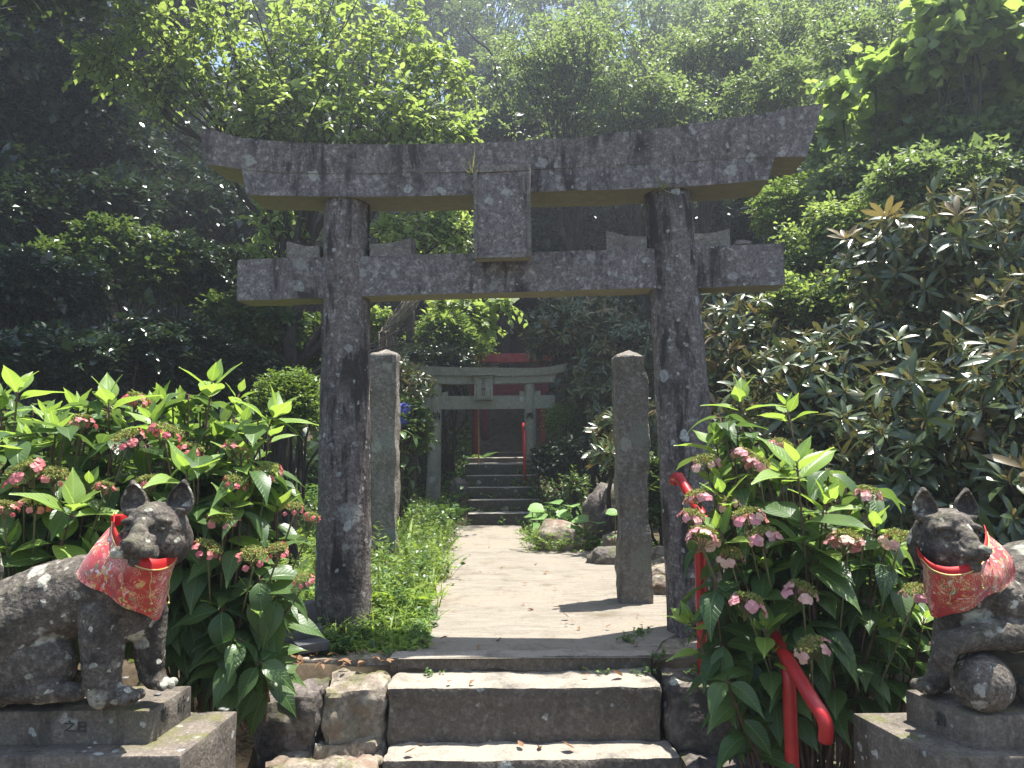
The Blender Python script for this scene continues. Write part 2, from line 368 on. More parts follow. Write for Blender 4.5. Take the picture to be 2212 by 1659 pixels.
def sprays(mb, O, D, Ls, nl, T, size, m=0, mt=None, upb=1.0, spread=.9, tw=.006, var=None, jit=.35, twig=True):
    """twigs at O along D, leaves set alternately along them"""
    n = len(O); D = norm(D)
    t = (np.arange(nl) + .6) / nl
    droopv = np.array([0, 0, -.22])
    P = O[:, None] + D[:, None] * (t[None, :, None] * Ls[:, None, None]) + droopv * (t[None, :, None] ** 2 * Ls[:, None, None])
    P = P.reshape(-1, 3)
    side = norm(np.cross(D, np.array([0, 0, 1.0])) + 1e-6)
    sg = np.where(np.arange(nl) % 2 == 0, 1., -1.)
    LD = D[:, None] * .65 + side[:, None] * sg[None, :, None] * spread
    LD = LD.reshape(-1, 3) + RG.normal(0, jit, (n * nl, 3))
    LD[:, 2] -= .15
    U = np.array([0, 0, 1.0]) * upb + RG.normal(0, .45, (n * nl, 3))
    sz = size * RG.uniform(.6, 1.2, n * nl)
    vv = np.repeat(RG.random(n) if var is None else var, nl) * .6 + RG.random(n * nl) * .4
    mb.inst(T, P, frames(LD, U), sz, vv, m)
    if twig:
        k = 3; a = np.arange(k) * 2 * PI / k
        B = np.cross(D, side)
        ring = side[:, None] * np.cos(a)[None, :, None] + B[:, None] * np.sin(a)[None, :, None]
        r0 = O[:, None] - 0 * ring + ring * tw; r1 = (O + D * Ls[:, None] + droopv * Ls[:, None])[:, None] + ring * tw * .3
        v = np.stack([r0, r1], 1).reshape(-1, 3)
        b = (np.arange(n) * 2 * k)[:, None]; j = np.arange(k)[None]; j2 = (j + 1) % k
        q = np.stack([b + j, b + j2, b + k + j2, b + k + j], -1).reshape(-1, 4)
        mb.raw(v, q, mt if mt is not None else m, .5)

# ------------------------------------------------------------------ terrain
PY = [-60, 3.70, 3.82, 10.2, 11.7, 14.5, 22, 45, 60, 300]
PZ = [0.0, 0.0, .56, .56, 1.25, 1.40, 5.8, 21, 24, 26]
PY3 = [-60, 3.70, 3.82, 12.3, 14.5, 22, 45, 60, 300]
PZ3 = [0.0, 0.0, .56, .58, 1.6, 5.8, 21, 24, 26]
def tz(x, y):
    z = np.interp(y, PY, PZ)
    so_ = np.clip((np.abs(x + .2) - .50) / .15, 0, 1)
    z = z * (1 - so_) + np.interp(y, PY3, PZ3) * so_
    k = np.clip((y - 3.9) / 1.5, 0, 1)
    z = z + k * (.30 * np.clip(-x - 1.7, 0, 9) + .42 * np.clip(x - 1.75, 0, 9))
    kk = np.clip((y - 12.4) / 2, 0, 1)
    z = z + kk * .35 * np.clip(np.abs(x + .3) - .9, 0, 1.2)
    return z
xs = np.concatenate([np.linspace(-90, -14, 16), np.linspace(-13.5, -3, 30), np.linspace(-2.9, 3, 80), np.linspace(3.2, 14, 30), np.linspace(15, 90, 16)])
ys = np.concatenate([np.linspace(-20, 0, 8), np.linspace(.2, 3.2, 20), [3.50, 3.66, 3.70, 3.74, 3.78, 3.82, 3.86], np.linspace(3.95, 16, 150), np.linspace(16.5, 60, 50), np.linspace(62, 110, 12)])
X, Y = np.meshgrid(xs, ys)
Z = tz(X, Y)
nz = np.array([[noise.noise(Vector((x * .9, y * .9, 0))) * .05 + noise.noise(Vector((x * 4, y * 4, 3))) * .018 for x in xs] for y in ys])
nz *= np.clip((np.abs(X + .1) - .6) / .6, .0, 1) ; Z = Z + nz
mb = MB(); nx = len(xs)
ii, jj = np.meshgrid(np.arange(len(ys) - 1), np.arange(nx - 1), indexing='ij')
a = (ii * nx + jj).ravel()
mb.raw(np.stack([X, Y, Z], -1).reshape(-1, 3), np.stack([a, a + 1, a + nx + 1, a + nx], -1))
tag(mb.build('ground', M_SOIL), kind='structure')

# path (concrete) on the plateau
def strip_poly(left, right, z, thick, name, mat, sub=6, wob=.02, zf=None):
    mb = MB(); n = len(left)
    rows = []
    for i in range(n):
        r = []
        for j in range(sub + 1):
            t = j / sub
            x = left[i][0] * (1 - t) + right[i][0] * t; y = left[i][1] * (1 - t) + right[i][1] * t
            if j in (0, sub): x += noise.noise(Vector((y * 3, j, 1))) * wob * 2
            zz = (zf(x, y) if zf else z) + noise.noise(Vector((x * 1.5, y * 1.5, 5))) * .006
            r.append((x, y, zz))
        rows.append([(r[0][0], r[0][1], r[0][2] - thick)] + r + [(r[-1][0], r[-1][1], r[-1][2] - thick)])
    m = sub + 3; v = [p for r in rows for p in r]; q = []
    for i in range(n - 1):
        for j in range(m - 1):
            a = i * m + j; q.append((a, a + 1, a + m + 1, a + m))
    mb.raw(v, q); return mb.build(name, mat, sharp=40)

def concrete():
    m, n, l, p, out = nmat('old_concrete')
    tc = N(n, 'TexCoord'); vec = tc.outputs['Object']
    m2 = N(n, 'Mapping'); m2.inputs['Scale'].default_value = (.5, 3.0, 1); l.new(vec, m2.inputs[0])
    col = mix(n, l, fr(n, l, m2.outputs[0], 9, 8, .75, .35, .65), (.15, .13, .102), (.25, .222, .182))
    col = mix(n, l, fr(n, l, vec, 1.2, 6, .6, .50, .62), col, (.22, .19, .148))
    col = mix(n, l, fr(n, l, vec, 120, 3, .8, .56, .70), col, (.33, .30, .26))
    col = mix(n, l, fr(n, l, vec, 3.2, 8, .75, .53, .66), col, (.13, .108, .075))
    # creeping stain and crack
    cr = N(n, 'TexVoronoi', feature='DISTANCE_TO_EDGE', i_Scale=.42); dn = N(n, 'TexNoise', i_Scale=5.0, i_Detail=6.0); l.new(vec, dn.inputs['Vector'])
    l.new(mix(n, l, .12, vec, dn.outputs['Color']), cr.inputs['Vector'])
    mr = N(n, 'MapRange'); mr.inputs['From Min'].default_value = .001; mr.inputs['From Max'].default_value = .005
    mr.inputs['To Min'].default_value = 1; mr.inputs['To Max'].default_value = 0; l.new(cr.outputs['Distance'], mr.inputs['Value'])
    mrs = N(n, 'Math', operation='MULTIPLY'); l.new(mr.outputs[0], mrs.inputs[0]); mrs.inputs[1].default_value = .0
    col = mix(n, l, fr(n, l, vec, 26, 6, .8, .56, .68), col, (.13, .11, .085))
    l.new(col, p.inputs['Base Color']); p.inputs['Roughness'].default_value = .9; p.inputs['Specular IOR Level'].default_value = .2
    h = N(n, 'TexNoise', i_Scale=40.0, i_Detail=8.0, i_Roughness=.7); l.new(vec, h.inputs['Vector'])
    b = N(n, 'Bump', i_Strength=.7, i_Distance=.008); l.new(h.outputs['Fac'], b.inputs['Height']); l.new(b.outputs[0], p.inputs['Normal'])
    return m
M_CONC = concrete()
PL = .60
ylist = np.linspace(3.80, 10.35, 44)
PLX = np.interp(ylist, [3.7, 4.3, 5.5, 6.5, 8, 10.2], [-.60, -.50, -.57, -.63, -.73, -.90])
PRX = np.interp(ylist, [3.7, 4.1, 4.4, 5.0, 6.0, 7.5, 7.75, 8.4, 10.3], [.66, .76, .98, 1.10, 1.12, .95, .62, .26, .08])
tag(strip_poly([(x, y) for x, y in zip(PLX, ylist)], [(x, y) for x, y in zip(PRX, ylist)], PL, .12, 'path', M_CONC, 10, .03), kind='structure')
# flat stony verge left of the first step
def block(bm, x0, x1, y0, y1, z0, z1, rough=.01, res=.06, seed=0, bev=.015, yaw=0.0):
    """weathered stone block with soft uneven edges, appended to bm"""
    b = bmesh.new(); bmesh.ops.create_cube(b, size=1)
    c = Vector(((x0 + x1) / 2, (y0 + y1) / 2, (z0 + z1) / 2)); s = Vector((x1 - x0, y1 - y0, z1 - z0))
    bmesh.ops.scale(b, vec=s, verts=b.verts)
    bmesh.ops.bevel(b, geom=b.edges[:], offset=min(bev, min(s) * .3), segments=2, profile=.6, affect='EDGES')
    for k in range(5):
        long = [e for e in b.edges if e.calc_length() > res]
        if not long: break
        bmesh.ops.subdivide_edges(b, edges=long, cuts=1, use_grid_fill=True)
    b.normal_update()
    offs = []
    for v in b.verts:
        p = v.co * 1.0 + Vector((seed * 3.3, seed, 0))
        d = noise.noise(p * 6) * rough + noise.noise(p * 18) * rough * .5 + noise.noise(p * 1.7) * rough * .8
        if rough > .03: d += (.5 - abs(noise.noise(p * 9 + Vector((9, 0, 0))))) * rough * .5 - rough * .25 + noise.noise(p * 40) * rough * .12
        offs.append(v.normal * d)
    for v, o in zip(b.verts, offs): v.co += o
    if yaw: bmesh.ops.rotate(b, cent=(0, 0, 0), matrix=Matrix.Rotation(yaw, 3, 'Z'), verts=b.verts)
    bmesh.ops.translate(b, vec=c, verts=b.verts)
    me = bpy.data.meshes.new('t'); b.to_mesh(me); b.free(); bm.from_mesh(me); bpy.data.meshes.remove(me)
def rock_bm(c, r, seed, rough=.25, flat=.0, sub=4):
    b = bmesh.new(); bmesh.ops.create_icosphere(b, subdivisions=sub, radius=1)
    for v in b.verts:
        n = v.co.normalized()
        d = 1 + rough * noise.noise(n * 1.3 + Vector((seed, 0, seed))) + rough * .5 * noise.noise(n * 3.2 + Vector((0, seed, 0))) + rough * .18 * noise.noise(n * 9 + Vector((0, seed, 0)))
        q = Vector((math.copysign(abs(n.x) ** .8, n.x), math.copysign(abs(n.y) ** .8, n.y), math.copysign(abs(n.z) ** .8, n.z)))
        v.co = Vector((q.x * r[0], q.y * r[1], q.z * r[2])) * d
    bmesh.ops.translate(b, vec=V(c), verts=b.verts)
    return b
def boxthing(name, label, cat, x0, x1, y0, y1, z0, z1, mat, group=None, **kw):
    bm = bmesh.new(); cx, cy = (x0 + x1) / 2, (y0 + y1) / 2
    block(bm, x0 - cx, x1 - cx, y0 - cy, y1 - cy, 0, z1 - z0, **kw)
    o = from_bm(name, bm, mat); o.location = (cx, cy, z0); return tag(o, label, cat, group)

# near steps
eA0 = at_z(843, 1486, .54); eA1 = at_z(1440, 1492, .54)
st = tag(empty('stone_steps', (0.02, 3.3, 0)), 'low broad stone steps in the foreground leading up to the large gate', 'steps')
for k, (x0, x1, y0, y1, z0, z1) in enumerate(((-.57, .65, 3.545, 3.86, .1, .542), (-.56, .69, 3.355, 3.57, -.05, .308), (-.60, .78, 3.10, 3.37, -.05, .09))):
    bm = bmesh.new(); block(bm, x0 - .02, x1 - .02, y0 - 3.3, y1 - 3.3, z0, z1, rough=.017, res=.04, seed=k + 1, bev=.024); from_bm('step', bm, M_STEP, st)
boxthing('edge_slab', 'thin worn slab edging the path above the front steps', 'slab', -.60, .66, 3.815, 3.93, .42, .607, M_STEP, rough=.008, seed=4)
boxthing('retaining_stone', 'broad flat rough stone touching the left end of the upper front step', 'stone', -.86, -.585, 3.535, 3.90, .12, .545, M_ROCK, 'rough stones flanking the front steps', rough=.035, seed=6, bev=.04, res=.03)
boxthing('retaining_stone', 'darker rough stone farther left, under the drooping hydrangea leaves', 'stone', -1.14, -.875, 3.50, 3.90, .12, .525, M_ROCKD, 'rough stones flanking the front steps', rough=.045, seed=16, bev=.05, res=.03)
boxthing('retaining_stone', 'thin stone wedge bedded below the broad flat stone left of the steps', 'stone', -.90, -.60, 3.49, 3.60, .22, .34, M_ROCK, 'rough stones flanking the front steps', rough=.035, seed=26, bev=.03, res=.03)
boxthing('retaining_stone', 'reddish rough stone left of the lowest front step', 'stone', -1.06, -.565, 3.26, 3.56, -.05, .30, M_ROCK, 'rough stones flanking the front steps', rough=.05, seed=8, bev=.05, res=.03)
boxthing('retaining_stone', 'mossy block right of the front steps under the pink hydrangea', 'stone', .675, 1.45, 3.50, 3.92, .08, .56, M_ROCKD, 'rough stones flanking the front steps', rough=.04, seed=9, bev=.05)
boxthing('retaining_stone', 'low dark block right of the lowest step beside the red rail post', 'stone', .715, 1.5, 3.22, 3.52, -.05, .27, M_ROCKD, 'rough stones flanking the front steps', rough=.035, seed=10, bev=.04)
boxthing('edge_slab', 'cracked mossy slab between the left gate pillar and the front steps', 'slab', -1.16, -.44, 3.86, 4.22, .45, .590, M_ROCK, rough=.02, seed=12)
boxthing('edge_slab', 'mossy slab at the foot of the right gate pillar', 'slab', .60, 1.26, 3.88, 4.30, .45, .602, M_ROCK, rough=.022, seed=13)

def rock(label, px, py, Y, r, mat, seed, zf=.25, group=None, name='rock'):
    p = at_y(px, py, Y); z = float(tz(p[0], Y))
    z = max(z, p[2] - r[2]) if zf is None else z
    b = rock_bm((0, 0, 0), r, seed); o = from_bm(name, b, mat, sharp=None); o.location = (p[0], Y, z + r[2] * zf)
    return tag(o, label, 'rock', group)
rock('round greenish boulder at the left end of the lowest step', 640, 1650, 3.12, (.10, .09, .11), M_ROCK, 3, 1.2)
rock('small brown boulder beside the left pedestal', 560, 1650, 3.15, (.09, .08, .10), M_ROCKD, 31, .9)
rock('mossy rock overgrown with yellow green weeds at the right edge of the path', 1215, 1160, 7.95, (.27, .24, .22), M_ROCK, 5, .35)
rock('dark boulder behind the short standing post on the right', 1322, 1120, 8.3, (.30, .3, .40), M_ROCKD, 8, .5)
rock('small grey rock between the dark boulder and the right post', 1330, 1170, 7.4, (.13, .13, .17), M_ROCK, 12, .5)
rock('low dark stone on the path touching the left side of the right post', 1322, 1200, 6.9, (.20, .14, .11), M_ROCKD, 15, .5)
for i, (px, py, Y, s, lb) in enumerate(((1428, 1212, 6.6, .12, 'topmost'), (1436, 1236, 6.2, .11, 'upper middle'), (1430, 1256, 5.8, .12, 'lower middle'), (1440, 1284, 5.5, .13, 'lowest'))):
    o = rock('%s rubble stone seen between the right post and the right gate pillar' % lb, px, py, Y, (s * 1.2, s, s), M_ROCK, 20 + i, .5, 'rubble stones beside the right post')
    p = at_y(px, py, Y); o.location = (p[0], Y, p[2])
rock('brown rock half hidden in ferns beside the left pillar of the far gate', 995, 1090, 11.3, (.17, .2, .20), M_ROCKD, 17, .6)

# ------------------------------------------------------------------ generic torii pieces
def loft(mb, secs, m=0):
    """secs: list of closed rings (same count) -> skin with n-gon ends made of quads"""
    n = len(secs); k = len(secs[0]); v = np.array(secs).reshape(-1, 3); q = []
    for i in range(n - 1):
        for j in range(k): q.append((i * k + j, i * k + (j + 1) % k, (i + 1) * k + (j + 1) % k, (i + 1) * k + j))
    for o, rev in ((0, 0), ((n - 1) * k, 1)):
        for j in range(1, k - 2, 2):
            f = (o, o + j, o + j + 1, o + j + 2); q.append(f if rev else f[::-1])
    mb.raw(v, q, m)
def rough_mesh(o, amp=.004, freq=9, seed=0):
    me = o.data; n = len(me.vertices); co = np.empty(n * 3, np.float32); me.vertices.foreach_get('co', co)
    no = np.empty(n * 3, np.float32); me.vertices.foreach_get('normal', no); co = co.reshape(-1, 3); no = no.reshape(-1, 3)
    for i in range(n):
        p = Vector(co[i] * freq) + Vector((seed, 0, 0)); d = noise.noise(p) * amp + noise.noise(p * 3.1) * amp * .5
        co[i] += no[i] * d
    me.vertices.foreach_set('co', co.ravel()); me.update()
def beam_stations(mb, Xs, top, bot, y0, y1, topy=.0, ends=(0, 0), ns=1, m=0):
    """beam running along X: front at y0 (towards the camera), back at y1; ends slope by ends (top overshoots)"""
    secs = []
    for i, x in enumerate(Xs):
        a, b = bot[i], top[i]; e = ends[0] if i == 0 else (ends[1] if i == len(Xs) - 1 else 0)
        h = np.linspace(0, 1, 5)
        ring = [(x + (t - .5) * e, y0 - topy * t, a + (b - a) * t) for t in h]
        ring += [(x + .5 * e, y0 * (1 - s) + y1 * s, b + .012 * math.sin(PI * s)) for s in (.33, .67)]
        ring += [(x + (t - .5) * e, y1 + topy * t, a + (b - a) * t) for t in h[::-1]]
        ring += [(x - .5 * e, y1 * (1 - s) + y0 * s, a) for s in (.33, .67)]
        secs.append(ring)
    loft(mb, secs, m)
def dense(xs_, k, *cols):
    t = np.linspace(0, len(xs_) - 1, k); ii_ = np.arange(len(xs_))
    from_ = [np.interp(t, ii_, xs_)] + [np.interp(t, ii_, c) for c in cols]
    return from_
def text_mesh(ch, size, ext, mat, name, parent):
    cu = bpy.data.curves.new('glyph', 'FONT'); cu.body = ch; cu.size = size; cu.extrude = ext; cu.align_x = 'CENTER'; cu.align_y = 'CENTER'
    cu.resolution_u = 4; cu.offset = size * .012
    to = bpy.data.objects.new('glyph', cu); COL.objects.link(to)
    bpy.context.view_layer.update()
    dg = bpy.context.evaluated_depsgraph_get(); me = bpy.data.meshes.new_from_object(to.evaluated_get(dg))
    bpy.data.objects.remove(to); me.materials.clear(); me.materials.append(mat)
    o = bpy.data.objects.new(name, me); COL.objects.link(o); o.parent = parent; return o

# ---- the large gate
TA = math.radians(-5.1)
TD = np.array([math.cos(TA), math.sin(TA), 0]); TN = np.array([math.sin(-TA) * -1 * -1, 0, 0])
TNf = np.array([-math.sin(TA), math.cos(TA), 0])          # away from the camera
_c = at_y(1102, 1352, 4.45); TC = np.array([_c[0], 4.45, PL - .02])
def tl(px, py, off=0.0):
    """pixel -> gate local (X, Z) on the plane set 'off' metres towards the camera"""
    d = ray(px, py); p0 = TC - TNf * off
    t = np.dot(p0 - EYE, TNf) / np.dot(d, TNf); p = EYE + d * t
    q = p - TC; return float(np.dot(q, TD)), float(q[2])
g1 = tag(empty('stone_gate', TC, TA), 'large weathered dark stone shrine gate with a blank plaque framing the path', 'shrine gate')
def pillar(parent, bx, tx, z1, r0, r1, mat, name='pillar', y=0, seed=0, amp=.006, sides=40, rings=46, lean=0.0):
    mb = MB(); zs = np.linspace(-.08, z1, rings); pts = []
    for z in zs:
        t = max(0, z) / z1; pts.append((bx + (tx - bx) * t, y + lean * t, z))
    t = np.clip(zs / z1, 0, 1); rad = r0 + (r1 - r0) * t ** .8
    mb.tube(pts, rad, sides); o = mb.build(name, mat, parent); rough_mesh(o, amp, 5, seed); return o
xl0 = (tl(680, 1340)[0] + tl(803, 1340)[0]) / 2; xl1 = (tl(698, 450)[0] + tl(802, 450)[0]) / 2
xr0 = (tl(1445, 1340)[0] + tl(1573, 1340)[0]) / 2; xr1 = (tl(1391, 430)[0] + tl(1493, 430)[0]) / 2
hp = tl(750, 432)[1]
pillar(g1, xl0, xl1, hp, .163, .133, M_PILLAR, seed=1)
pillar(g1, xr0, xr1, tl(1440, 415)[1], .170, .135, M_PILLAR, seed=5)
# top lintel
o_ = .15
kx = [440, 520, 600, 700, 840, 1000, 1100, 1250, 1450, 1560, 1650, 1757]
kt = [279, 299, 308, 313, 316, 313, 308, 300, 277, 261, 247, 228]
kb = [352, 366, 372, 374, 374, 371, 367, 361, 350, 343, 340, 338]
P = [tl(x, y, o_) for x, y in zip(kx, kt)]; Q = [tl(x, y, o_) for x, y in zip(kx, kb)]
Xk, Zt, Zb = dense([p[0] for p in P], 60, [p[1] for p in P], [q[1] for q in Q])
mb = MB(); beam_stations(mb, Xk, Zt, Zb, -o_, .15, .02, (-.03, .10)); o = mb.build('top_lintel', M_TORII, g1, sharp=50); rough_mesh(o, .006, 6, 2)
sx_ = [527, 700, 900, 1000, 1150, 1307, 1500, 1668]
sb_ = [421, 425, 424, 421, 414, 410, 402, 388]
P = [tl(x, y, .146) for x, y in zip(sx_, sb_)]
Xs_ = [p[0] for p in P]; Zt2 = np.interp(Xs_, Xk, Zb) + .004
a_, b_, c_ = dense(Xs_, 44, Zt2, [p[1] for p in P])
mb = MB(); beam_stations(mb, a_, b_, c_, -.146, .140, .0, (-.03, .04)); o = mb.build('under_lintel', M_TORII, g1, sharp=50); rough_mesh(o, .006, 6, 9)
# tie beam
tx_ = [513, 600, 800, 945, 1150, 1400, 1530, 1692]; tt_ = [562, 558, 553, 549, 545, 536, 533, 526]; tb_ = [649, 647, 639, 635, 630, 622, 621, 615]
P = [tl(x, y, .09) for x, y in zip(tx_, tt_)]; Q = [tl(x, y, .09) for x, y in zip(tx_, tb_)]
a_, b_, c_ = dense([p[0] for p in P], 44, [p[1] for p in P], [q[1] for q in Q])
mb = MB(); beam_stations(mb, a_, b_, c_, -.09, .09, .0); o = mb.build('tie_beam', M_TORII, g1, sharp=50); rough_mesh(o, .005, 7, 4)
NUT = lambda X: float(np.interp(X, a_, b_))
nuX, nuT = a_.copy(), b_.copy()
# wedges
for x0, x1, yt0, yt1 in ((619, 690, 521, 531), (798, 888, 527, 513), (1310, 1398, 498, 511), (1500, 1578, 504, 493)):
    X0, X1 = tl(x0, 530, .07)[0], tl(x1, 530, .07)[0]
    zz0, zz1 = tl(x0, yt0, .07)[1], tl(x1, yt1, .07)[1]
    Xw = np.linspace(X0, X1, 8); tw_ = np.linspace(0, 1, 8); top = zz0 * (1 - tw_) + zz1 * tw_ - .012 * np.sin(PI * tw_)
    bot = np.interp(Xw, nuX, nuT) + .004
    mb = MB(); beam_stations(mb, Xw, top, bot, -.07, .07, 0); o = mb.build('wedge', M_POST, g1, sharp=50); rough_mesh(o, .005, 12, x0)
# plaque
X0, Z1 = tl(1022, 362, .24); X1, _ = tl(1145, 362, .24); _, Z0 = tl(1028, 562, .22)
mb = MB(); xm = (X0 + X1) / 2; wq = X1 - X0
bm = bmesh.new(); block(bm, xm - wq / 2, xm + wq / 2, -.235, -.16, Z0, Z1, rough=.004, res=.04, bev=.01, seed=3)
o = from_bm('plaque', bm, M_TORII, g1)
for (a0, a1, b0, b1) in ((xm - wq / 2 + .001, xm - wq / 2 + .022, Z0 + .004, Z1 - .03), (xm + wq / 2 - .022, xm + wq / 2 - .001, Z0 + .004, Z1 - .03), (xm - wq / 2 - .002, xm + wq / 2 + .002, Z1 - .03, Z1 + .008), (xm - wq / 2 + .022, xm + wq / 2 - .022, Z0 + .004, Z0 + .022)):
    bm = bmesh.new(); block(bm, a0, a1, -.243, -.228, b0, b1, rough=.003, res=.05, bev=.004, seed=a0); from_bm('plaque_frame', bm, M_POST, o)
pp = tl(1604, 521, .05)
b = rock_bm((0, 0, 0), (.05, .04, .02), 3); o = from_bm('pebble', b, M_POST, sharp=None)
pw = TC + TD * pp[0] - TNf * .05; o.location = (pw[0], pw[1], TC[2] + float(np.interp(pp[0], nuX, nuT)) + .017)
tag(o, 'flat pebble lying on the tie beam of the large gate near its right end', 'pebble')

# ---- the far grey gate
FY = 12.0; sF = FP / FY
FC = at_y(1044, 1100, FY); FC = np.array([FC[0], FY, .62])
def fl(px, py, off=0.0):
    p = at_y(px, py, FY - off); return float(p[0] - FC[0]), float(p[2] - FC[2])
g2 = tag(empty('stone_gate', FC), 'smaller grey stone shrine gate with black characters on its pillars at the far stairs', 'shrine gate')
hF = fl(944, 829)[1]
pl_ = pillar(g2, (fl(934, 1100)[0]), fl(943, 829)[0], hF, .118, .088, M_TORII2, seed=3, amp=.003)
pr_ = pillar(g2, (fl(1149, 1095)[0]), fl(1144, 829)[0], hF, .112, .086, M_TORII2, seed=4, amp=.003)
kx = [862, 890, 920, 960, 1044, 1120, 1160, 1195, 1224]; kt = [781, 787, 791, 793, 794, 795, 795, 791, 784]; kb = [798, 806, 810, 811, 812, 812, 811, 808, 801]
P = [fl(x, y, .13) for x, y in zip(kx, kt)]; Q = [fl(x, y, .13) for x, y in zip(kx, kb)]
a_, b_, c_ = dense([p[0] for p in P], 36, [p[1] for p in P], [q[1] for q in Q])
mb = MB(); beam_stations(mb, a_, b_, c_, -.13, .13, .02, (-.02, .02)); mb.build('top_lintel', M_TORII2, g2, sharp=50)
P = [fl(x, 829, .10) for x in (889, 1044, 1199)]; xs3 = np.linspace(P[0][0], P[2][0], 20)
mb = MB(); beam_stations(mb, xs3, np.interp(xs3, a_, c_) + .003, np.full(20, P[1][1]) + .02 * ((xs3 - P[1][0]) / 1.1) ** 2, -.10, .10, 0, (-.05, .05)); mb.build('under_lintel', M_TORII2, g2, sharp=50)
x0, zt = fl(889, 857, .06); x1, zb = fl(1199, 882, .06)
mb = MB(); beam_stations(mb, np.linspace(x0, x1, 12), np.full(12, zt), np.full(12, zb), -.06, .06); mb.build('tie_beam', M_TORII2, g2, sharp=50)
for px0, px1, s in ((918, 931, -1), (955, 968, 1), (1122, 1133, -1), (1155, 1168, 1)):
    xa, xb = fl(px0, 850)[0], fl(px1, 850)[0]; tt = [.055, .075] if s > 0 else [.075, .055]
    mb = MB(); beam_stations(mb, np.linspace(xa, xb, 3), np.interp([0, .5, 1], [0, 1], tt) + zt, np.full(3, zt + .002), -.05, .05); mb.build('wedge', M_TORII2, g2, sharp=50)
x0, z1 = fl(1024, 812, .18); x1, z0 = fl(1065, 863, .18)
bm = bmesh.new(); block(bm, x0, x1, -.18, -.13, z0, z1, rough=.002, res=.1, bev=.006); plq = from_bm('plaque', bm, M_TORII2, g2)
bm = bmesh.new(); block(bm, x0 - .03, x1 + .03, -.22, -.12, z1 + .002, z1 + .035, rough=.002, res=.1, bev=.008); from_bm('plaque_cap', bm, M_TORII2, plq)
mb = MB(); xm = (x0 + x1) / 2
for xa, za, wx, wz in ((xm - .105, (z0 + z1) / 2, .012, z1 - z0 - .06), (xm + .105, (z0 + z1) / 2, .012, z1 - z0 - .06), (xm, z1 - .03, .20, .012), (xm, z0 + .03, .20, .012)):
    mb.box((xa, -.183, za), (wx, .012, wz))
mb.build('plaque_border', M_TORII2, plq)
for k, ch in enumerate('石穴神社'):
    t = text_mesh(ch, .070, .003, M_CARVE, 'carved_character', plq); t.rotation_euler = (PI / 2, 0, 0); t.location = (xm, -.183, z1 - .075 - k * .070)
for ch, px, py, pil in (('納', 942, 899, pl_), ('奉', 1145, 901, pr_)):
    xx, zz = fl(px, py, .1); t = text_mesh(ch, .135, .003, M_INK, 'painted_character', pil); t.rotation_euler = (PI / 2, 0, 0); t.location = (xx, -.106, zz)
    # bend the writing round the column
    me = t.data
    cxp = np.interp(zz, [0, hF], [fl(934, 1100)[0], fl(943, 829)[0]]) if pil is pl_ else np.interp(zz, [0, hF], [fl(1149, 1095)[0], fl(1144, 829)[0]])
    for v in me.vertices:
        dx = xx + v.co.x - cxp; v.co.z += -(.098 - math.sqrt(max(1e-4, .098 ** 2 - dx ** 2)))

# ---- red gates behind
def red_gate(label, Y, pxl, pxr, ytop, lint=(0, 0), thick=.09, tie=None, zb=1.2):
    c = at_y((pxl + pxr) / 2, 950, Y); c = np.array([c[0], Y, float(tz(c[0], Y)) - .05])
    g = tag(empty('red_gate', c), label, 'shrine gate', 'red wooden gates behind the grey stone gate')
    L = lambda px, py: (at_y(px, py, Y)[0] - c[0], at_y(px, py, Y)[2] - c[2])
    h = L(0, ytop)[1]
    for px in (pxl, pxr):
        mb = MB(); x = L(px, 900)[0]; mb.tube([(x * 1.0, 0, z) for z in np.linspace(0, h - .05, 8)], thick, 16); mb.build('pillar', M_REDOLD, g)
    xa, xb = L(lint[0], ytop)[0], L(lint[1], ytop)[0]
    n = 16; X_ = np.linspace(xa, xb, n); top = h + .03 * ((X_ - (xa + xb) / 2) / ((xb - xa) / 2)) ** 2
    mb = MB(); beam_stations(mb, X_, top, top - .15, -.13, .13, .02, (-.04, .04)); o = mb.build('top_lintel', M_REDLIT if tie and Y < 14.5 else M_REDOLD, g, sharp=50)
    if tie:
        za, zb_ = L(0, tie[0])[1], L(0, tie[1])[1]; xa, xb = L(pxl, 850)[0], L(pxr, 850)[0]
        mb = MB(); beam_stations(mb, np.linspace(xa - .1, xb + .1, 6), np.full(6, za), np.full(6, zb_), -.05, .05); mb.build('tie_beam', M_REDOLD, g, sharp=50)
    return g
red_gate('nearest faded red gate whose top shows above the grey gate', 14.0, 1027, 1173, 775, (998, 1205), .062, (838, 858))
red_gate('second red gate behind, its pillars inside the nearest one', 15.2, 1048, 1158, 806, (1030, 1178), .075, (858, 872))

# ---- square standing posts
def post(label, px, py0, ptop, Y, wd, seed):
    b0 = at_y(px, py0, Y); h = at_y(px, ptop, Y)[2] - (PL - .02)
    bm = bmesh.new(); block(bm, -wd / 2, wd / 2, -wd / 2, wd / 2, -.05, h - .02, rough=.022, res=.03, seed=seed, bev=.014)
    for v in bm.verts:
        if v.co.z > h - .055:
            k = max(0, 1 - (max(abs(v.co.x), abs(v.co.y)) / (wd / 2))); v.co.z += k * .045
    o = from_bm('stone_post', bm, M_POST, sharp=50); o.location = (b0[0], Y + wd / 2, PL - .02); o.rotation_euler = (0, 0, random.uniform(-.02, .02))
    return tag(o, label, 'stone post', 'square stone posts flanking the path')
post('square stone post left of the path, half hidden behind the left gate pillar', 826, 1230, 759, 6.33, .212, 2)
post('square rough stone post standing on the right edge of the path', 1376, 1303, 760, 5.08, .212, 5)

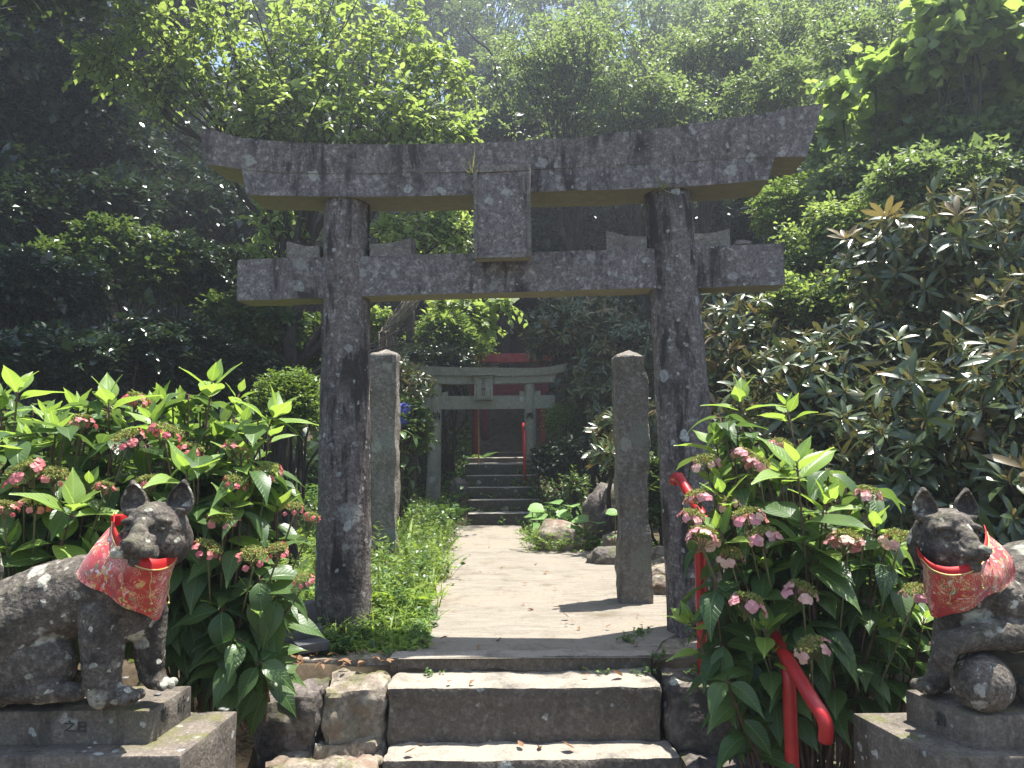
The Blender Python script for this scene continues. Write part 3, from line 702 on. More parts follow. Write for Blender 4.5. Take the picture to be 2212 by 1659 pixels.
# ---- far stairs
fst = tag(empty('garden_stairs', (-.3, 10.3, .6)), 'five overgrown stone stairs under the far grey gate', 'stairs')
for k in range(5):
    x0 = at_y(1008 if k < 3 else 1003, 1100, 10.1 + .3 * k)[0]; x1 = at_y(1136 if k < 4 else 1120, 1100, 10.1 + .3 * k)[0]
    bm = bmesh.new(); block(bm, x0 + .3, x1 + .3 + .2, .3 * k, .3 * k + (.34 if k < 4 else 1.5), -.12, .155 * (k + 1), rough=.008, res=.12, seed=k, bev=.012)
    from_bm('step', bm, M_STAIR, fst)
l2 = tag(empty('garden_landing', (-.2, 13.0, 1.38)), 'sunlit slab landing with one low step above the far stairs', 'landing')
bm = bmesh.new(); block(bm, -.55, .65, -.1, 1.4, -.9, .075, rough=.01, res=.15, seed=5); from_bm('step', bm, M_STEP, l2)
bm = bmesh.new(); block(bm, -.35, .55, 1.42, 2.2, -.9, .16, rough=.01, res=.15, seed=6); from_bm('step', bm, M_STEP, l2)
ust = tag(empty('dark_stairs', (0, 15.2, 1.5)), 'long dark steep stairs climbing the hill behind the red gates', 'stairs')
for k in range(26):
    y = 15.2 + .27 * k; z = 1.5 + .175 * (k + 1)
    xa = -.42 + .0 * k; 
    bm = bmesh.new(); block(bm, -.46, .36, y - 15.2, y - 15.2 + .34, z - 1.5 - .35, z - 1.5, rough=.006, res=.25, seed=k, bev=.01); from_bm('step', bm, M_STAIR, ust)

# ---- handrails
def pipe(mb, pts, r, sides=16): mb.tube(np.array(pts), r, sides)
def smooth_path(pts, n=8):
    """catmull-rom"""
    P = [np.array(p, float) for p in pts]; P = [2 * P[0] - P[1]] + P + [2 * P[-1] - P[-2]]; out = []
    for i in range(1, len(P) - 2):
        for t in np.linspace(0, 1, n, endpoint=False):
            a, b, c, d = P[i - 1], P[i], P[i + 1], P[i + 2]
            out.append(.5 * ((2 * b) + (c - a) * t + (2 * a - 5 * b + 4 * c - d) * t * t + (3 * b - a - 3 * c + d) * t ** 3))
    out.append(P[-2]); return np.array(out)
R0 = at_y(1466, 1030, 3.95); R1 = at_y(1757, 1516, 2.70)
rdir = (R1 - R0) / np.linalg.norm(R1 - R0)
hr = tag(empty('handrail', (R1[0], R1[1], 0)), 'glossy red pipe handrail with a curved end running up beside the front steps', 'handrail')
org = np.array([R1[0], R1[1], 0])
e1 = at_y(1776, 1545, 2.66); e2 = at_y(1784, 1572, 2.65); e3 = at_y(1783, 1600, 2.66)
s0 = R0 - rdir * .0
pts = smooth_path([at_y(1456, 1044, 4.02), at_y(1458, 1032, 4.0), R0 + rdir * .02, R0 + rdir * .12], 5)
pts = np.vstack([pts[:-1], [R0 + (R1 - R0) * t for t in np.linspace(.1, .97, 14)], smooth_path([R1, e1, e2, e3], 6)]) - org
mb = MB(); pipe(mb, pts, .0245, 20); rl = mb.build('rail', M_RED, hr)
mb = MB(); cpt = R0 + rdir * .015 - org; mb.tube([cpt - rdir * .012, cpt + rdir * .012], .0275, 20); mb.build('joint_ring', M_RED, rl)
def proj(p):
    d = p - EYE; z = np.dot(d, _f); return 1106 + FP * np.dot(d, _r) / z, 829.5 - FP * np.dot(d, _u) / z
for pxt, zb_ in ((1509, .55), (1703, 0.0)):
    ts = np.linspace(0, 1, 400); t = min(ts, key=lambda t: abs(proj(R0 + (R1 - R0) * t)[0] - pxt)); q = R0 + (R1 - R0) * t - org
    mb = MB(); pipe(mb, [(q[0], q[1], zb_), (q[0], q[1], zb_ + .1), (q[0], q[1], q[2] - .12), (q[0], q[1], q[2] - .06), (q[0] - rdir[0] * .02, q[1] - rdir[1] * .02, q[2] - .012)], [.0245, .0245, .0245, .021, .019], 20); mb.build('post', M_RED, hr)
q0 = at_y(1133, 937, 11.2); zb0 = 1.1
h2 = tag(empty('handrail', (q0[0], 11.2, zb0)), 'thin red handrail beside the far stairs under the grey gate', 'handrail')
mb = MB(); mb.tube([(0, 0, 0), (0, 0, q0[2] - zb0)], .024, 12); mb.build('post', M_RED, h2)
q1 = at_y(1130, 914, 14.0)
mb = MB(); mb.tube([(0, -.02, q0[2] - zb0), (q1[0] - q0[0], 2.8, q1[2] - zb0)], .024, 12); mb.build('rail', M_RED, h2)
mb = MB(); mb.tube([(q1[0] - q0[0], 2.8, q1[2] - zb0 - .9), (q1[0] - q0[0], 2.8, q1[2] - zb0)], .024, 12); mb.build('post', M_RED, h2)

# ---- thin poles, rope with paper streamers, little stone shrine up the hill
def pole(name, label, px, py0, py1, Y, r, mat, cat='pole', lean=0):
    a_, b_ = at_y(px, py0, Y), at_y(px + lean, py1, Y); zb = min(a_[2], float(tz(a_[0], Y)) - .02)
    mb = MB(); n = 10; pts = [(lean / FP * Y * t, 0, zb * 0 + (b_[2] - zb) * t) for t in np.linspace(0, 1, n)]
    mb.tube(pts, r, 10); o = mb.build(name, mat); o.location = (a_[0], Y, zb); return tag(o, label, cat)
M_RUST = plain('rusty_pole', (.20, .085, .035), (.38, .22, .10), 40, .7, .3, .2)
pole('thin_pole', 'thin rusty yellow pole standing in front of the red gate pillars', 1034, 985, 800, 12.9, .012, M_RUST)
pole('thin_pole', 'reddish thin pole on the hill at the left end of the paper rope', 1051, 800, 696, 19.0, .025, M_REDOLD)
pole('thin_pole', 'dark thin pole on the hill at the right end of the paper rope', 1168, 800, 696, 19.0, .025, M_BARK)
pole('wooden_pole', 'dark upright wooden pole behind the left end of the far grey gate', 886, 860, 640, 13.0, .075, M_BARK)
pole('wooden_pole', 'second dark pole just left, behind the vine trunk', 812, 860, 600, 14.5, .06, M_BARK)
ra, rb_ = at_y(1051, 697, 19), at_y(1168, 698, 19)
rp = tag(empty('sacred_rope', ra), 'thin straw rope with white paper streamers stretched between two poles on the hill', 'rope')
mb = MB(); mb.tube([(rb_ - ra) * t + np.array([0, 0, -.03 * math.sin(PI * t)]) for t in np.linspace(0, 1, 9)], .012, 8); mb.build('rope', M_RUST, rp)
for t in (.30, .46, .78):
    p = (rb_ - ra) * t; mb = MB()
    for k in range(4): mb.box((p[0] + (.02 if k % 2 else -.02), p[1], p[2] - .05 - k * .065), (.06, .004, .075))
    mb.build('paper_streamer', M_PAPER, rp)
sp = at_y(1086, 790, 20.0); sgz = sp[2]
shr = tag(empty('stone_shrine', (sp[0], 20.0, sgz)), 'small dark stacked stone shrine at the top of the stairs behind the paper rope', 'stone shrine')
for (w_, d_, z0, z1, nm) in ((.9, .7, -.6, .25, 'base'), (.6, .5, .25, .55, 'base'), (.42, .36, .55, .95, 'chamber'), (.75, .6, .95, 1.08, 'roof'), (.5, .4, 1.08, 1.22, 'roof')):
    bm = bmesh.new(); block(bm, -w_ / 2, w_ / 2, -d_ / 2, d_ / 2, z0, z1, rough=.03, res=.12, seed=z0, bev=.04); from_bm(nm, bm, M_ROCKD, shr)

# ---- dark tiles piled by the left gate pillar
p0 = at_z(640, 1392, .59); 
def tile(label, px, py, Y, size, rot, z):
    p = at_y(px, py, Y); bm = bmesh.new(); block(bm, -size[0] / 2, size[0] / 2, -size[1] / 2, size[1] / 2, -size[2] / 2, size[2] / 2, rough=.001, res=.08, bev=.004)
    o = from_bm('roof_tile', bm, M_TILE); o.location = (p[0], Y, p[2] if z is None else z); o.rotation_euler = rot; tag(o, label, 'roof tile', 'dark tiles piled beside the left gate pillar')
tile('flat dark tile at the bottom of the pile by the left gate pillar', 640, 1380, 4.02, (.28, .20, .03), (0, .05, .35), .62)
tile('dark tile with pale dust on the right end of the pile', 672, 1372, 3.94, (.16, .09, .045), (.05, .0, .6), .635)
tile('middle dark tile lying crosswise on the pile', 650, 1352, 4.02, (.20, .10, .05), (0, -.10, .5), .675)
tile('dark tile leaning upright on top of the pile', 638, 1325, 4.03, (.21, .035, .12), (.25, -.22, .5), .755)

# ------------------------------------------------------------------ pedestals
def chunk(name, poly, z0, z1, mat, parent, org, rough=.004, bev=.008, seed=0, res=.035):
    """prism over a convex plan polygon"""
    b = bmesh.new(); lo = [b.verts.new((x - org[0], y - org[1], z0 - org[2])) for x, y in poly]; hi = [b.verts.new((x - org[0], y - org[1], z1 - org[2])) for x, y in poly]
    k = len(poly); b.faces.new(lo[::-1]); b.faces.new(hi)
    for i in range(k): b.faces.new((lo[i], lo[(i + 1) % k], hi[(i + 1) % k], hi[i]))
    bmesh.ops.recalc_face_normals(b, faces=b.faces)
    bmesh.ops.bevel(b, geom=b.edges[:], offset=bev, segments=2, profile=.6, affect='EDGES')
    bmesh.ops.triangulate(b, faces=[f for f in b.faces if len(f.verts) > 4])
    for _ in range(5):
        long = [e for e in b.edges if e.calc_length() > res * 1.6]
        if not long: break
        bmesh.ops.subdivide_edges(b, edges=long, cuts=1, use_grid_fill=True)
    b.normal_update(); offs = [v.normal * (noise.noise(v.co * 9 + Vector((seed, 0, 0))) * rough + noise.noise(v.co * 30) * rough * .4) for v in b.verts]
    for v, o in zip(b.verts, offs): v.co += o
    return from_bm(name, b, mat, parent, sharp=40)
ZP, ZQ = .70, .80
lb = at_z(513, 1536, ZP); lf = at_z(390, 1632, ZP)
ub = at_z(415, 1480, ZQ); uf = at_z(326, 1534, ZQ)
pedL = tag(empty('stone_pedestal', (lf[0], lf[1], 0)), 'two tier stone pedestal under the left fox statue, coins on its ledge', 'pedestal')
og = (lf[0], lf[1], 0)
chunk('lower_block', [(-2.2, lf[1]), (lf[0], lf[1]), (lb[0], lb[1]), (-2.2, lb[1])], -.05, ZP, M_PLINTH, pedL, og, seed=1)
bl = chunk('upper_block', [(-1.95, uf[1]), (uf[0], uf[1]), (ub[0], ub[1]), (-1.95, ub[1])], ZP - .01, ZQ, M_PLINTH, pedL, og, seed=2)
rb = at_z(1841, 1539, ZP); rf = at_z(2024, 1636, ZP)
sb = at_z(1952, 1487, ZQ); sf = at_z(2072, 1537, ZQ); sf2 = at_z(2110, 1545, ZQ)
pedR = tag(empty('stone_pedestal', (rf[0], rf[1], 0)), 'two tier stone pedestal under the right fox statue, patched with white lichen', 'pedestal')
og2 = (rf[0], rf[1], 0)
chunk('lower_block', [(rf[0], rf[1]), (2.5, rf[1] - .0), (2.5, rb[1]), (rb[0], rb[1])], -.05, ZP, M_PLINTH, pedR, og2, seed=3)
br = chunk('upper_block', [(sf[0], sf[1]), (sf2[0], sf2[1]), (2.3, sf2[1]), (2.3, sb[1] + .02), (sb[0], sb[1])], ZP - .01, ZQ, M_PLINTH, pedR, og2, seed=4, bev=.012)
def carve(ch, size, world, rot, parent, org):
    t = text_mesh(ch, size, .0015, M_CARVE, 'carved_character', parent); t.rotation_euler = rot; t.location = V(np.array(world) - np.array(org)); return t
dyaw = math.atan2(ub[1] - uf[1], ub[0] - uf[0])
q = at_z(0, 0, 0)
pt = lambda t, z: np.array([uf[0] + (ub[0] - uf[0]) * t + .0035, uf[1] + (ub[1] - uf[1]) * t, z])
carve('奉', .052, pt(.32, .755), (PI / 2, 0, dyaw), bl, og)
carve('納', .052, pt(.72, .758), (PI / 2, 0, dyaw), bl, og)
carve('之', .036, (at_y(152, 1565, uf[1])[0], uf[1] - .004, .752), (PI / 2, 0, 0), bl, og)
carve('日', .036, (at_y(178, 1568, uf[1])[0], uf[1] - .004, .750), (PI / 2, 0, 0), bl, og)
dy2 = math.atan2(sf[1] - sb[1], sf[0] - sb[0])
ps = sb * .32 + sf * .68; carve('和', .045, (ps[0] - .005, ps[1] - .003, .752), (PI / 2, 0, dy2), br, og2)
def coin(label, px, py, z, mat=M_COIN, r=.0115):
    p = at_z(px, py, z); mb = MB(); mb.tube([(0, 0, 0), (0, 0, .0009), (0, 0, .0018)], [r, r, r * .96], 20); o = mb.build('coin', mat, sharp=40)
    o.location = (p[0], p[1], z + .0015); tag(o, label, 'coin')
coin('silver coin lying on the upper block in front of the left fox', 341, 1500, ZQ + .002)
coin('silver coin at the back corner of the left pedestal ledge', 488, 1534, ZP + .002)
coin('second silver coin overlapping near the back corner of the left pedestal', 479, 1532, ZP + .002)
coin('copper coin on the toes of the left fox far paw', 346, 1454, ZQ + .038, M_COPPER)
coin('silver coin on the near front paw of the left fox', 271, 1465, ZQ + .054)

# ------------------------------------------------------------------ fox statues
def ell(bm, c, r, rot=None, sub=3):
    t = bmesh.new(); bmesh.ops.create_icosphere(t, subdivisions=sub, radius=1)
    A = np.eye(3) if rot is None else np.asarray(rot)
    for v in t.verts:
        p = A @ (np.array(v.co) * np.array(r)) + np.array(c); v.co = V(p)
    me = bpy.data.meshes.new('t'); t.to_mesh(me); t.free(); bm.from_mesh(me); bpy.data.meshes.remove(me)
def cap(bm, pts, rad, n=10):
    """chain of tapered capsules as overlapping spheres + tubes"""
    pts = [np.array(p, float) for p in pts]
    for i in range(len(pts) - 1):
        L = np.linalg.norm(pts[i + 1] - pts[i]); k = max(2, int(L / (min(rad[i], rad[i + 1]) * .35)))
        for j in range(k + 1):
            t = j / k; r = rad[i] * (1 - t) + rad[i + 1] * t; ell(bm, pts[i] * (1 - t) + pts[i + 1] * t, (r, r, r), None, 2)
def voxel(bm, vox, smooth_it=5):
    me = bpy.data.meshes.new('src'); bm.to_mesh(me); bm.free()
    o = bpy.data.objects.new('src', me); COL.objects.link(o)
    r = o.modifiers.new('r', 'REMESH'); r.mode = 'VOXEL'; r.voxel_size = vox; r.use_smooth_shade = True
    s = o.modifiers.new('s', 'SMOOTH'); s.factor = .5; s.iterations = smooth_it
    bpy.context.view_layer.update()
    dg = bpy.context.evaluated_depsgraph_get(); out = bpy.data.meshes.new_from_object(o.evaluated_get(dg))
    bpy.data.objects.remove(o); bpy.data.meshes.remove(me); return out
def head_frame(yaw, pitch, rollh=0.0):
    # forward, side(right of the animal), up.  yaw: + turns to image right
    F = np.array([math.sin(yaw) * math.cos(pitch), -math.cos(yaw) * math.cos(pitch), -math.sin(pitch)])
    S = np.array([math.cos(yaw), math.sin(yaw), 0]); U = np.cross(F, S); 
    if U[2] < 0: U = -U
    S2 = S * math.cos(rollh) + U * math.sin(rollh); U2 = U * math.cos(rollh) - S * math.sin(rollh)
    return np.stack([S2, F, U2], 1)      # columns: side, forward, up
def head(bm, C, A, s=1.0, ears=((-.066, -.1), (.066, .1)), eary=.0):
    g = lambda x, y, z: C + A @ (np.array([x, y, z]) * s)
    E = lambda c, r, rot=None: ell(bm, g(*c), np.array(r) * s, A if rot is None else A @ rot)
    E((0, -.01, .004), (.093, .095, .086))
    E((0, -.05, -.03), (.088, .09, .088))
    for k in (-1, 1):
        E((k * .042, .014, -.036), (.050, .058, .052))
        E((k * .048, .058, .036), (.030, .020, .012), euler(0, k * .25, 0))
        E((k * .020, .105, -.038), (.022, .045, .022))
    cap(bm, [g(0, .05, -.014), g(0, .10, -.024), g(0, .142, -.033)], [.050 * s, .037 * s, .029 * s])
    E((0, .168, -.024), (.021, .015, .015))
    cap(bm, [g(0, .04, -.062), g(0, .09, -.072), g(0, .120, -.074)], [.046 * s, .030 * s, .021 * s])
    E((0, .055, .018), (.034, .05, .034)); E((0, .085, .0), (.028, .05, .030)); E((0, .03, .045), (.06, .05, .04))
    for k in (-1, 1): E((k * .052, .066, .010), (.0175, .013, .0105), euler(0, k * .2, 0))
    for x, tilt in ears:
        k = 1 if x > 0 else -1
        R = euler(0, tilt * 1.4, 0)
        for t in np.linspace(0, 1, 9):
            w = .045 * math.sin(PI * (.30 + .66 * t)) ** .8
            c = np.array([x, eary, .062]) + R @ np.array([0, 0, t * .080])
            ell(bm, g(*c), np.array([w, .022 * (1 - t * .35), .016]) * s, A @ R, 2)
def sculpt_head(co, no, C, A, s, ears, eary=.0, mouth=True, nose=True):
    L = (co - C) @ A / s
    d = np.zeros(len(co))                           # displacement along the normal
    sh = np.zeros((len(co), 3))
    def groove(pts, w, dep):
        nonlocal d
        pts = np.array(pts); best = np.full(len(L), 9.)
        for a, b in zip(pts[:-1], pts[1:]):
            ab = b - a; t = np.clip(((L - a) @ ab) / (ab @ ab), 0, 1); best = np.minimum(best, np.linalg.norm(L - a - t[:, None] * ab, axis=1))
        d -= dep * np.exp(-(best / w) ** 2)
    for k in (-1, 1):
        # eye socket then eye ball
        e = np.array([k * .052, .076, .010]); r = np.linalg.norm((L - e) * np.array([.75, .8, 1.35]), axis=1)
        d -= .010 * np.exp(-((r - .0165) / .0055) ** 2)
        r2 = np.linalg.norm((L - e - np.array([-k * .020, .012, -.006])) , axis=1); d -= .006 * np.exp(-(r2 / .010) ** 2)
        for q_, x0 in enumerate((.018, .030, .041)):
            groove([(k * x0, .085 + .0 * q_, .012 - .008 * q_), (k * (x0 + .004), .115, -.010 - .008 * q_), (k * (x0 + .0), .145 - .008 * q_, -.028 - .006 * q_)], .0032, .0032)
        groove([(0, .150, -.052), (k * .028, .130, -.056), (k * .046, .090, -.056), (k * .075, .045, -.042)], .0045, .0085)
        groove([(k * .052, .06, .036), (k * .07, .07, .020), (k * .083, .05, .004)], .004, .003)
        n_ = np.array([k * .0090, .181, -.024]); d -= .005 * np.exp(-(np.linalg.norm(L - n_, axis=1) / .0055) ** 2)
    for (x, tilt) in ears:
        R = euler(0, tilt * 1.4, 0); q = (L - np.array([x, eary, .062])) @ R
        tt = q[:, 2] / .080; w = .045 * np.clip(np.sin(PI * np.clip(.30 + .66 * tt, 0, 1)), 0, 1) ** .8 + 1e-4
        inside = np.clip((.80 - np.abs(q[:, 0]) / w) / .16, 0, 1) * np.clip((tt - .08) / .12, 0, 1) * np.clip((1.0 - tt) / .10, 0, 1) * (q[:, 1] > 0)
        sh -= (A[:, 1] * s)[None] * (inside * np.minimum(.030, q[:, 1] + .012))[:, None]
    return d * s, sh
def finish_fox(name, me, mat, parent, org, sculpts, amp=.0022):
    n = len(me.vertices); co = np.empty(n * 3, np.float32); me.vertices.foreach_get('co', co); co = co.reshape(-1, 3).astype(float)
    no = np.empty(n * 3, np.float32); me.vertices.foreach_get('normal', no); no = no.reshape(-1, 3)
    for fn in sculpts:
        d, sh = fn(co, no); co = co + no * d[:, None] + sh
    for i in range(n):
        p = Vector(co[i]); co[i] += no[i] * (noise.noise(p * 22) * amp + noise.noise(p * 55) * amp * .6)
    me.vertices.foreach_set('co', (co - np.array(org)).astype(np.float32).ravel())
    me.materials.clear(); me.materials.append(mat); me.polygons.foreach_set('use_smooth', [True] * len(me.polygons)); me.update()
    o = bpy.data.objects.new(name, me); COL.objects.link(o); o.parent = parent; return o
def toes(bm, c, d, w=.055, r=.022, n=3):
    w *= 1.15; r *= .82
    c = np.array(c); d = norm(np.array(d)); s = np.array([-d[1], d[0], 0])
    for k in range(n):
        o = (k / (n - 1) - .5) * w; ell(bm, c + s * o + d * (.008 if k == 1 else 0), (r * 1.05, r * .78, r * .95), frames(d[None], np.array([[0, 0, 1.0]]))[0], 3)
def brocade(name, seed):
    m, n, l, p, out = nmat(name)
    tc = N(n, 'TexCoord'); mp = N(n, 'Mapping'); mp.inputs['Location'].default_value = (seed, seed, 0); l.new(tc.outputs['Object'], mp.inputs[0]); vec = mp.outputs[0]
    dn = N(n, 'TexNoise', i_Scale=14.0, i_Detail=3.0); l.new(vec, dn.inputs['Vector']); dv = mix(n, l, .12, vec, dn.outputs['Color'])
    col = mix(n, l, fr(n, l, vec, 9, 3, .5, .45, .58), (.33, .016, .022), (.42, .035, .02))
    vo = N(n, 'TexVoronoi', i_Scale=95.0); l.new(dv, vo.inputs['Vector'])
    sp = N(n, 'SeparateColor'); l.new(vo.outputs['Color'], sp.inputs[0])
    pal = ramp(n, [(0, (.45, .02, .03)), (.3, (.50, .05, .03)), (.45, (.55, .30, .10)), (.58, (.40, .03, .03)), (.7, (.60, .45, .42)), (.8, (.18, .14, .05)), (.9, (.62, .16, .14)), (1, (.25, .02, .06))])
    pal.color_ramp.interpolation = 'CONSTANT'; l.new(sp.outputs[0], pal.inputs[0])
    col = mix(n, l, fr(n, l, vec, 16, 4, .6, .47, .52), col, pal.outputs[0])
    wv = N(n, 'TexWave', i_Scale=55.0, i_Distortion=22.0, i_Detail=3.0); l.new(vec, wv.inputs['Vector'])
    mr = N(n, 'MapRange'); mr.inputs['From Min'].default_value = .90; mr.inputs['From Max'].default_value = .96; l.new(wv.outputs['Fac'], mr.inputs['Value'])
    mu = N(n, 'Math', operation='MULTIPLY'); l.new(mr.outputs[0], mu.inputs[0]); l.new(fr(n, l, vec, 20, 3, .5, .5, .55), mu.inputs[1])
    col = mix(n, l, mu.outputs[0], col, (.62, .45, .25))
    l.new(col, p.inputs['Base Color']); p.inputs['Roughness'].default_value = .27; p.inputs['Specular IOR Level'].default_value = .6
    p.inputs['Sheen Weight'].default_value = .2
    b = N(n, 'Bump', i_Strength=.25, i_Distance=.002); t = N(n, 'TexNoise', i_Scale=160.0); l.new(vec, t.inputs['Vector']); l.new(t.outputs['Fac'], b.inputs['Height']); l.new(b.outputs[0], p.inputs['Normal'])
    return m
def cloth(name, top, hem, mat, parent, org, nu=60, nv=26, bulge=.02, folds=(.006, 9), thick=.0025, seed=0, tuck=0):
    """top & hem polylines (world) -> draped sheet with folds"""
    top = smooth_path(top, 8); hem = smooth_path(hem, 8)
    def res(p, k):
        d = np.r_[0, np.cumsum(np.linalg.norm(np.diff(p, axis=0), axis=1))]; t = np.linspace(0, d[-1], k); return np.stack([np.interp(t, d, p[:, i]) for i in range(3)], 1)
    A_, B_ = res(top, nu), res(hem, nu); v = []
    for j in range(nv):
        s = j / (nv - 1)
        P_ = A_ * (1 - s) + B_ * s
        P_[:, 1] -= bulge * np.sin(PI * min(1, s * 1.05))
        u = np.linspace(0, 1, nu)
        P_[:, 1] -= folds[0] * s * (np.sin(u * folds[1] + seed + 1.3 * s) + .5 * np.sin(u * folds[1] * 2.3 + seed * 2 - 2 * s))
        P_[:, 2] += .002 * np.sin(u * 21 + seed) * s
        v.append(P_)
    v = np.array(v); me_v = v.reshape(-1, 3) - np.array(org); q = []
    for j in range(nv - 1):
        for i in range(nu - 1): a = j * nu + i; q.append((a, a + 1, a + nu + 1, a + nu))
    back = me_v + np.array([0, thick, 0]); k = len(me_v)
    q2 = [tuple(x + k for x in f[::-1]) for f in q]
    ed = [j * nu for j in range(nv)] + [(nv - 1) * nu + i for i in range(1, nu)] + [j * nu + nu - 1 for j in range(nv - 2, -1, -1)] + [i for i in range(nu - 2, -1, -1)]
    q3 = [(ed[i], ed[i + 1], ed[i + 1] + k, ed[i] + k) for i in range(len(ed) - 1)]
    mb = MB(); mb.raw(np.vstack([me_v, back]), q + q2 + q3); return mb.build(name, mat, parent, sharp=60), v
def tr(pts): return [at_y(*p) for p in pts]

# ---- left fox
M_BROC1 = brocade('red_brocade', 0.0); M_BROC2 = brocade('crimson_brocade', 3.7)
OL = np.array([at_z(200, 1500, ZQ)[0], 2.49, ZQ])
foxL = tag(empty('fox_statue', OL), 'left stone fox statue holding a scroll in its mouth and wearing a red brocade bib', 'fox statue')
bm = bmesh.new()
A1 = at_y
cap(bm, [A1(262, 1262, 2.49), A1(200, 1276, 2.51), A1(120, 1302, 2.52), A1(30, 1352, 2.52), A1(-60, 1415, 2.52)], [.105, .122, .138, .158, .170])
cap(bm, [A1(255, 1250, 2.49), A1(300, 1195, 2.48), A1(335, 1155, 2.46)], [.105, .092, .085])
cap(bm, [A1(268, 1285, 2.49), A1(285, 1335, 2.50)], [.10, .075])
ell(bm, A1(62, 1432, 2.47), (.150, .075, .125)); ell(bm, A1(-40, 1440, 2.50), (.17, .11, .14))
ell(bm, A1(90, 1460, 2.46), (.075, .06, .085))
cap(bm, [A1(-10, 1493, 2.44), A1(90, 1492, 2.43), A1(165, 1496, 2.425)], [.040, .038, .030])
cap(bm, [A1(60, 1462, 2.58), A1(160, 1470, 2.58), A1(222, 1474, 2.58)], [.06, .036, .028])
cap(bm, [A1(225, 1325, 2.455), A1(222, 1400, 2.44), A1(220, 1470, 2.43), A1(228, 1497, 2.43)], [.078, .066, .056, .052])
cap(bm, [A1(240, 1502, 2.425), A1(272, 1503, 2.415)], [.036, .030]); toes(bm, A1(285, 1506, 2.405), (1, -.25, 0), .058, .022)
cap(bm, [A1(318, 1320, 2.54), A1(322, 1400, 2.55), A1(326, 1450, 2.555)], [.064, .050, .043])
cap(bm, [A1(332, 1466, 2.55), A1(350, 1474, 2.54)], [.034, .027]); toes(bm, A1(362, 1478, 2.535), (1, -.2, 0), .052, .020)
cap(bm, [A1(-70, 1440, 2.60), A1(-60, 1320, 2.60), A1(-28, 1235, 2.60), A1(-12, 1200, 2.60)], [.05, .065, .05, .02])
CL = A1(336, 1147, 2.43); AL = head_frame(math.radians(-1), math.radians(-2), .02)
earsL = ((-.066, -.06), (.070, .12))
head(bm, CL, AL, 1.02, earsL)
me = voxel(bm, .0042, 4)
fb = finish_fox('body', me, M_FOX, foxL, OL, [lambda c, n: sculpt_head(c, n, CL, AL, 1.02, earsL)])
g = lambda x, y, z: CL + AL @ (np.array([x, y, z]) * 1.02)
mb = MB(); mb.tube(np.array([g(-.058, .128, -.050), g(-.02, .131, -.052), g(.02, .131, -.052), g(.066, .128, -.050)]) - OL, [.0185, .018, .018, .0185], 18)
mb.tube(np.array([g(-.0595, .128, -.050), g(-.063, .1278, -.050)]) - OL, [.009, .009], 12); o = mb.build('scroll', M_FOX, foxL, sharp=50); rough_mesh(o, .001, 60)
collar = tr([(246, 1128, 2.47), (246, 1158, 2.41), (262, 1192, 2.345), (292, 1220, 2.305), (335, 1232, 2.32), (372, 1222, 2.40), (388, 1196, 2.47)])
hem = tr([(166, 1238, 2.395), (178, 1256, 2.375), (220, 1283, 2.350), (270, 1312, 2.345), (318, 1330, 2.38), (347, 1335, 2.43), (358, 1290, 2.46)])
bib, vg = cloth('bib', collar, hem, M_BROC1, foxL, OL, bulge=.016, folds=(.009, 8), seed=.5)
def band(name, outer, dz, dy, parent, org, mat):
    out = smooth_path(outer, 8); inn = out + np.array([0, dy, dz]); 
    mid = (out + inn) / 2; mid[:, 1] -= .004
    n = len(out); v = np.vstack([out, mid, inn, inn + [0, .004, 0], out + [0, .006, 0]]) - org; q = []
    for r in range(4):
        for i in range(n - 1): q.append((r * n + i, r * n + i + 1, (r + 1) * n + i + 1, (r + 1) * n + i))
    mb = MB(); mb.raw(v, q); return mb.build(name, mat, parent)
colo = [p + np.array([0, -.006, .002]) for p in collar]
cb = band('collar', colo, .030, .008, foxL, OL, M_REDBAND)
mb = MB(); mb.tube(smooth_path([p + np.array([0, -.004, 0]) for p in colo], 8) - OL, .0024, 6); mb.build('gold_trim', M_GOLD, cb)
bm = bmesh.new(); c = A1(258, 1124, 2.48); block(bm, c[0] - .022, c[0] + .014, c[1] - .02, c[1] + .02, c[2] - .016, c[2] + .018, rough=.004, res=.01, bev=.006)
bmesh.ops.translate(bm, vec=V(-OL), verts=bm.verts); from_bm('bow', bm, M_REDBAND, foxL)
def strands(parent, org, vg, cols, rows):
    for cidx, r1 in zip(cols, rows):
        P_ = [vg[j, cidx] - np.array([0, .006 + .004 * math.sin(j), 0]) for j in range(1, r1)]
        # hang straight down instead of following the cloth sideways
        x0 = P_[0][0]; P_ = [np.array([x0 + (p[0] - x0) * .35, p[1] - .004, p[2]]) for p in P_]
        mb = MB(); P_ = smooth_path(P_, 3) - org; mb.tube(P_, .0007, 5)
        for p in P_[::3]: mb.tube([p - [0, 0, .0016], p, p + [0, 0, .0016]], [.0008, .002, .0008], 8)
        p = P_[-1]; mb.tube([p - [0, 0, .006], p - [0, 0, .003], p, p + [0, 0, .002]], [.001, .0042, .0042, .001], 10)
        mb.build('bead_string', M_GOLD, parent)
strands(bib, OL, vg, (14, 27, 39, 52), (17, 16, 19, 20))

# ---- right fox
ORr = np.array([at_z(2110, 1500, ZQ)[0], 2.49, ZQ])
foxR = tag(empty('fox_statue', ORr), 'right stone fox statue resting a paw on a ball and wearing a crimson brocade bib', 'fox statue')
bm = bmesh.new()
cap(bm, [A1(2085, 1270, 2.53), A1(2150, 1272, 2.56), A1(2240, 1262, 2.58), A1(2340, 1280, 2.58), A1(2420, 1330, 2.58)], [.105, .125, .150, .155, .16])
cap(bm, [A1(2085, 1260, 2.53), A1(2060, 1205, 2.48), A1(2046, 1165, 2.45)], [.105, .092, .085])
cap(bm, [A1(2085, 1300, 2.53), A1(2070, 1350, 2.55)], [.095, .07])
